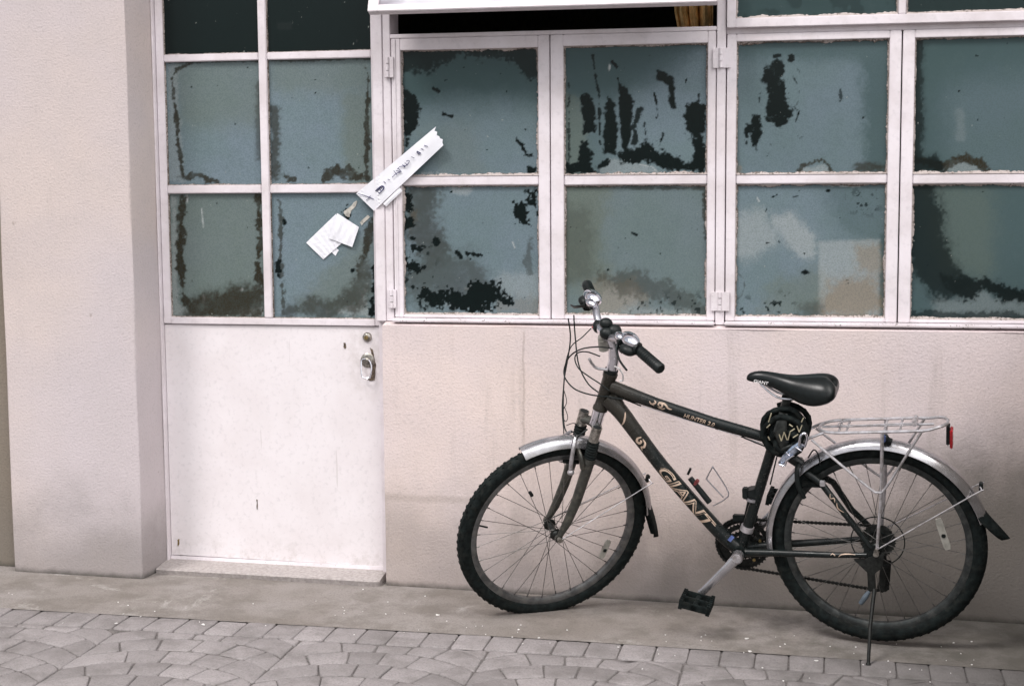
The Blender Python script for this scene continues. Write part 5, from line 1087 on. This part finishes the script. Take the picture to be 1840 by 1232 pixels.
# chain: one row of links along the run
GP, TP = np.array(BL(1588, 1014, -0.045)), np.array(BL(1585, 1052, -0.045))
GP[0] += 0.0; yC = -0.0445
def arc(cx, cz, R_, a0, a1, n=14): return [(cx + R_ * math.cos(math.radians(a0 + (a1 - a0) * i / n)), cz + R_ * math.sin(math.radians(a0 + (a1 - a0) * i / n))) for i in range(n + 1)]
run = arc(0, 0, 0.040, 96, 205, 10) + arc(GP[0], GP[2], 0.016, 150 - 180, -80, 4) + arc(TP[0], TP[2], 0.017, 120, 262, 6) + arc(BB[0], BB[2], 0.086, 262, 262 + 190, 26)
run = [Vector((a, yC, b)) for a, b in run]; run.append(run[0]); cm = MB(); acc = 0; prev = run[0]; k = 0; step = 0.0127 / 2
pos = []; 
for a, b in zip(run[:-1], run[1:]):
    d = (b - a).length; t_ = -acc
    while True:
        t_ += step
        if t_ > d: acc = d - (t_ - step); break
        pos.append((a + (b - a) * (t_ / d), (b - a).normalized()))
for k, (p, d) in enumerate(pos):
    s_ = Vector((0, 1, 0)); u = d.cross(s_); big = k % 2
    hw, hh, hl = (0.0032, 0.0046, 0.0042) if big else (0.0022, 0.0030, 0.0036); v = []
    for i in (-1, 1):
        for (a, b) in ((-1, -1), (1, -1), (1, 1), (-1, 1)): v.append(p + d * hl * i + s_ * hw * a + u * hh * b)
    cm.add(v, [(0, 3, 2, 1), (4, 5, 6, 7), (0, 1, 5, 4), (1, 2, 6, 5), (2, 3, 7, 6), (3, 0, 4, 7)])
part(cm, 'chain', 'chain', smooth=False)
dm = MB().tube([(0.0, -0.062, -0.015), (-0.004, -0.060, -0.04), (GP[0], -0.058, GP[2])], [0.012, 0.013, 0.011], 10)
for yy in (-0.052, -0.037):
    a, b = GP, TP; dd = np.array((b[0] - a[0], 0, b[2] - a[2])); dd /= np.linalg.norm(dd); nn_ = np.array((-dd[2], 0, dd[0])); v = []
    for w_ in (0, -0.0018):
        for (e_, kk) in ((a - dd * 0.014, 0.010), (b + dd * 0.014, 0.010)):
            v += [tuple(e_ + nn_ * kk + np.array((0, yy + w_ - e_[1], 0))), tuple(e_ - nn_ * (kk + 0.012 if yy < -0.05 else kk) + np.array((0, yy + w_ - e_[1], 0)))]
    dm.add(v, [(0, 1, 3, 2), (4, 6, 7, 5), (0, 2, 6, 4), (1, 5, 7, 3), (0, 4, 5, 1), (2, 3, 7, 6)])
for q in (GP, TP): dm.tube([(q[0], -0.040, q[2]), (q[0], -0.049, q[2])], 0.0145, 12)
part(dm, 'rear_derailleur', 'chain')
fd = BL(1351, 884, 0)
part(MB().tube([(fd[0] + 0.003, 0, fd[2] + 0.014), (fd[0] - 0.003, 0, fd[2] - 0.012)], 0.0205, 16).box(fd[0] + 0.010, fd[0] + 0.028, -0.004, 0.018, fd[2] - 0.018, fd[2] + 0.018, 0.003).tube([(fd[0] + 0.004, -0.012, fd[2] - 0.004), (BB[0] - 0.01, -0.046, BB[2] + 0.09)], 0.006, 8).box(BB[0] - 0.05, BB[0] + 0.03, -0.056, -0.037, BB[2] + 0.078, BB[2] + 0.100, 0.003), 'front_derailleur', 'black')
part(MB().tube([BL(1352, 893, 0), BL(1351, 898, 0)], 0.0212, 16), 'clamp_band', 'alloy')
part(MB().tube([BL(1344, 944, 0), BL(1341, 953, 0)], [0.021, 0.0215], 16), 'bottom_cup', 'rack')

# ---- rack
rk = MB(); H_f, H_r = 0.374, 0.402
loop = []
def rz(f_): return 0.3755 + (0.17 - f_) * 0.062
side = [(0.168, 0.0), (0.160, 0.030), (0.140, 0.050), (0.10, 0.059), (0.0, 0.060), (-0.10, 0.060), (-0.15, 0.056), (-0.188, 0.044), (-0.207, 0.022), (-0.210, 0.0)]
loop = [(a, b, rz(a) + (0.006 if a < -0.17 else 0)) for a, b in side] + [(a, -b, rz(a) + (0.006 if a < -0.17 else 0)) for a, b in side[-2:0:-1]]
rk.tube(spline(loop, 5, True), 0.0048, 8, closed=True)
rack = part(rk, 'rear_rack', 'rack')
rk = MB().tube([(0.160, 0.0, rz(0.16)), (-0.170, 0.0, rz(-0.17))], 0.004, 8)
for f_ in (0.105, 0.082, -0.03, -0.075): rk.tube([(f_, 0.058, rz(f_)), (f_, -0.058, rz(f_))], 0.0036, 7)
for f_ in (-0.115,): rk.tube([(f_, 0.03, rz(f_) + 0.012), (f_, -0.03, rz(f_) + 0.012)], 0.0085, 10)
sub(rk, 'crossbars', 'rack', rack)
sub(MB().tube(spline([(-0.115, 0.022, rz(-0.115) + 0.012), (0.02, 0.026, rz(0) + 0.010), (0.10, 0.024, rz(0.1) + 0.006), (0.112, 0.0, rz(0.11) + 0.006), (0.10, -0.024, rz(0.1) + 0.006), (0.02, -0.026, rz(0) + 0.010), (-0.115, -0.022, rz(-0.115) + 0.012)], 4), 0.0022, 6), 'spring_clip', 'rack', rack)
for s_ in (1, -1):
    sub(MB().tube([(-0.024, s_ * 0.060, rz(-0.02)), (-0.020, s_ * 0.066, 0.19), (-0.006, s_ * 0.078, 0.010)], [0.0055, 0.0055, 0.0045], 8, sx=1.0), 'stay', 'rack', rack)
    V = spline([(0.187, s_ * 0.052, 0.352), (0.11, s_ * 0.060, 0.287), (0.012, s_ * 0.067, 0.207), (-0.010, s_ * 0.068, 0.197), (-0.030, s_ * 0.067, 0.207), (-0.085, s_ * 0.062, 0.30), (-0.140, s_ * 0.058, rz(-0.140))], 5)
    sub(MB().tube(V, 0.0042, 8), 'strut', 'rack', rack)
    sub(MB().tube(spline([(0.150, s_ * 0.050, rz(0.15) - 0.002), (0.19, s_ * 0.052, 0.358), (0.225, s_ * 0.038, 0.335), (0.245, s_ * 0.026, 0.300)], 4), 0.0048, 8), 'arm', 'rack', rack)
sub(MB().box(-0.216, -0.206, -0.022, 0.022, 0.335, 0.398, 0.004), 'reflector_back', 'black', rack)
sub(MB().box(-0.225, -0.2165, -0.023, 0.023, 0.326, 0.385, 0.003), 'tail_reflector', 'red', rack)
sub(MB().ball((-0.030, 0.030, 0.352), 0.014, 0.013, 0.018, 12, 8).tube([(-0.046, 0.026, 0.344), (-0.030, 0.030, 0.352)], 0.012, 10), 'dynamo_clamp', 'black', rack)
sub(MB().box(-0.033, -0.017, 0.040, 0.050, 0.350, 0.372, 0.003), 'clamp_lever', 'blue', rack)

# rear brake behind the stays
rb = MB()
for s_ in (1, -1): rb.tube(spline([(0.215, s_ * 0.040, 0.155), (0.232, s_ * 0.046, 0.20), (0.235, s_ * 0.040, 0.245), (0.232, s_ * 0.02, 0.262)], 4), 0.0078, 8, sx=0.7)
rbo = part(rb, 'rear_brake', 'black'); sub(MB().box(0.155, 0.225, 0.015, 0.026, 0.185, 0.205, 0.003).box(0.155, 0.225, -0.026, -0.015, 0.185, 0.205, 0.003), 'brake_pad', 'rubber', rbo)
sub(MB().box(-0.008, 0.008, -0.006, 0.006, -0.009, 0.009, 0.002), 'pivot_bolt', 'rack', rbo).location = BL(1478, 868, 0.052)

# ---- stand
KT = BL(1571, 1058, 0.088); FT_ = (0.008, 0.2305, -0.2975)
v = []; pl = [BL(1534, 1005, 0.072), BL(1553, 1004, 0.072), BL(1590, 992, 0.072), BL(1585, 1020, 0.076), BL(1572, 1030, 0.08), BL(1574, 1062, 0.084), BL(1560, 1062, 0.084), BL(1558, 1028, 0.08)]
v = pl + [(a, b - 0.009, c) for a, b, c in pl]; n = len(pl)
ks = part(MB().add(v, [tuple(range(n)), tuple(range(2 * n - 1, n - 1, -1))] + [(k, (k + 1) % n, n + (k + 1) % n, n + k) for k in range(n)]), 'kickstand', 'chain', smooth=False)
sub(MB().tube([KT, tuple(a + (b - a) * 0.5 + c for a, b, c in zip(KT, FT_, (0.003, 0.006, 0))), FT_], [0.0062, 0.0058, 0.0052], 10).tube([tuple(a + (b - a) * 0.97 for a, b in zip(KT, FT_)), FT_], 0.0078, 10), 'leg', 'chain', ks)
sub(MB().tube([BL(1562, 1062, 0.09), BL(1555, 1072, 0.095), BL(1546, 1084, 0.10)], [0.006, 0.009, 0.0075], 10), 'kick_pad', 'blue', ks).data.materials[0] = mat_simple('kick_pad_grey', (0.07, 0.09, 0.11, 1), 0.4)
part(MB().tube([(-0.004, 0.062, 0.0), (-0.004, 0.084, 0.0)], 0.009, 10).tube([(-0.005, 0.072, 0.012), (-0.005, 0.084, 0.012)], 0.006, 8), 'axle_nut', 'oldsteel')

# ---- bottle cage and pump clip
cg = MB()
for s_ in (0.030, -0.030):
    cg.tube(spline([BL(1282, 908, s_ * 0.4), BL(1303, 896, s_), BL(1308, 882, s_), BL(1283, 842, s_), BL(1280, 840, s_ * 0.8), BL(1271, 857, s_ * 0.6), BL(1272, 863, s_ * 0.6), BL(1300, 893, s_ * 0.7)], 5), 0.0021, 6)
cg.tube([BL(1303, 896, 0.03), BL(1303, 896, -0.03)], 0.0021, 6).tube([BL(1281, 840, 0.026), BL(1281, 840, -0.026)], 0.0021, 6)
part(cg, 'bottle_cage', 'alloy')
pc = part(MB().tube([BL(1240, 858), BL(1275, 902)], [0.009, 0.010], 10).tube([BL(1236, 852), BL(1241, 841)], 0.004, 8), 'pump_clip', 'black')
sub(MB().box(-0.010, 0.010, -0.0095, 0.0095, -0.006, 0.006, 0.002), 'red_band', 'red', pc).matrix_local = Matrix.Translation(BL(1251, 866)) @ Matrix.Rotation(math.radians(50), 4, 'Y')
bpy.data.objects['red_band'].data.materials[0] = mat_simple('dull_red', (0.16, 0.03, 0.03, 1), 0.5)

# ---- cables
def cable(pts, r_=0.0024): return part(MB().tube(spline([BL(*p) for p in pts], 7), r_, 7), 'cable', 'black')
cable([(1021, 572, -0.13), (1025, 605, -0.13), (1021, 640, -0.11), (1014, 680, -0.08), (1012, 725, -0.04), (1014, 765, 0.0), (1024, 785, 0.03), (1035, 792, 0.05)])
cable([(1031, 566, -0.13), (1034, 610, -0.12), (1040, 655, -0.09), (1056, 688, -0.05), (1078, 706, 0.0), (1100, 714, 0.03), (1120, 717, 0.02)])
cable([(1062, 590, -0.04), (1046, 606, -0.07), (1030, 618, -0.09), (1022, 632, -0.1), (1016, 655, -0.09), (1013, 690, -0.07), (1010, 735, -0.03), (1013, 775, 0.0), (1012, 783, 0.01)], 0.0018)
cable([(1100, 626, 0.10), (1075, 623, 0.06), (1045, 627, 0.0), (1024, 640, -0.04), (1014, 662, -0.05), (1016, 680, -0.03), (1032, 698, 0.0), (1058, 708, 0.02), (1085, 712, 0.025), (1118, 716, 0.012)])
cable([(1078, 640, 0.03), (1055, 632, 0.0), (1038, 634, -0.02), (1033, 645, -0.02), (1040, 662, 0.0), (1058, 676, 0.02), (1078, 689, 0.028), (1095, 702, 0.026)], 0.0022)
cable([(1013, 700, -0.06), (1018, 722, -0.04), (1010, 742, -0.02), (1016, 757, -0.01), (1020, 748, -0.01), (1014, 730, -0.03)], 0.0013)
cable([(1018, 764, 0.01), (1030, 760, 0.03), (1040, 764, 0.05)], 0.0013)
cable([(1398, 812, 0.02), (1390, 845, 0.02), (1384, 870, 0.02)], 0.0024)
cable([(1452, 822, 0.03), (1462, 808, 0.04), (1470, 816, 0.045), (1474, 836, 0.03)], 0.0024)

# ------------------------------------------------------------------ the coiled lock hanging round the seat post
def toW(mb): mb.v = [tuple(b2w(p)) for p in mb.v]; return mb
lc = np.array(BL(1411, 770, 0.0))
lock = empty('cable_lock', tuple(b2w(lc)), 'thick black cable lock coiled round the seat post under the saddle', 'lock')
def lpart(mb, name, mat, smooth=True):
    mb = toW(mb); o_ = np.array(lock.location); mb.v = [tuple(np.array(p) - o_) for p in mb.v]; return mb.build(name, mat if not isinstance(mat, str) else M[mat], lock, auto=45 if smooth else None)
coil = MB(); pts = []; turns = 4.6
for i in range(int(turns * 22)):
    a = 2 * math.pi * i / 22; q = i / (turns * 22); R_ = 0.064 + 0.007 * math.sin(a * 0.37 + 1) + 0.004 * math.sin(a * 1.7)
    pts.append((lc[0] + R_ * math.cos(a + 1.2) * 1.0 + 0.004 * math.sin(i), lc[1] - 0.035 + 0.085 * q + 0.012 * math.sin(a * 0.5), lc[2] - 0.004 + R_ * 1.02 * math.sin(a + 1.2)))
coil.tube(pts, 0.0092, 10); lpart(coil, 'coil', 'rubber')
bag = MB().ball((lc[0], lc[1] + 0.016, lc[2] - 0.006), 0.052, 0.024, 0.054, 22, 14)
for i, p in enumerate(bag.v): bag.v[i] = tuple(np.array(p) + rng.uniform(-0.004, 0.004, 3))
lpart(bag, 'crumpled_sleeve', 'rubber')
# second, smaller twist lying inside the coil
coil = MB(); pts = []
for i in range(40):
    a = 2 * math.pi * i / 20; R_ = 0.036 + 0.006 * math.sin(i * 0.9); pts.append((lc[0] - 0.006 + R_ * math.cos(a), lc[1] + 0.036 + 0.012 * math.sin(a * 1.5), lc[2] - 0.022 + R_ * 0.8 * math.sin(a)))
coil.tube(pts, 0.0105, 10); lpart(coil, 'inner_twist', 'rubber')
wr = MB().tube([BL(1407, 742, 0.030), BL(1402, 775, 0.050), BL(1410, 805, 0.045)], [0.014, 0.022, 0.016], 12, sx=0.6)
for i, p in enumerate(wr.v): wr.v[i] = tuple(np.array(p) + rng.uniform(-0.003, 0.003, 3))
lpart(wr, 'wrapper', 'gear')
mk = MB()
for (a, b) in (((1381, 758), (1386, 742)), ((1404, 792), (1409, 776)), ((1409, 776), (1414, 790)), ((1416, 790), (1420, 775)), ((1420, 775), (1428, 770)), ((1432, 765), (1436, 776)), ((1436, 776), (1441, 764)), ((1378, 768), (1384, 762)), ((1404, 792), (1400, 780)), ((1444, 750), (1440, 758)), ((1425, 786), (1434, 780)), ((1418, 762), (1424, 766)), ((1380, 784), (1383, 790))):
    mk.tube([BL(a[0], a[1], 0.0665), BL(b[0], b[1], 0.0665)], 0.0017, 6)
lpart(mk, 'print_marks', mat_simple('pale_print', (0.38, 0.34, 0.24, 1), 0.5))
body = MB().tube([BL(1402, 833, 0.060), BL(1412, 822, 0.064), BL(1428, 806, 0.066), BL(1440, 796, 0.066)], [0.008, 0.013, 0.015, 0.011], 12, sx=0.75)
lb = lpart(body, 'lock_body', mat_simple('blued_chrome', (0.45, 0.52, 0.64, 1), 0.18, 1.0, 0.5, 60))
sh = MB().tube(spline([BL(1436, 800, 0.075), BL(1438, 784, 0.075), BL(1445, 778, 0.073), BL(1450, 786, 0.072), BL(1446, 802, 0.072)], 5), 0.0042, 8).tube(spline([BL(1400, 834, 0.074), BL(1410, 836, 0.076), BL(1414, 826, 0.078), BL(1426, 818, 0.078)], 4), 0.003, 8).tube([BL(1429, 803, 0.082), BL(1440, 810, 0.082)], 0.002, 6).tube([BL(1412, 812, 0.08), BL(1418, 818, 0.08)], 0.002, 6)
lpart(sh, 'shackle', 'chrome')
lpart(MB().tube(spline([BL(1398, 812, 0.04), BL(1408, 806, 0.055), BL(1424, 800, 0.055)], 4), 0.0055, 8), 'cable_end', 'gear')
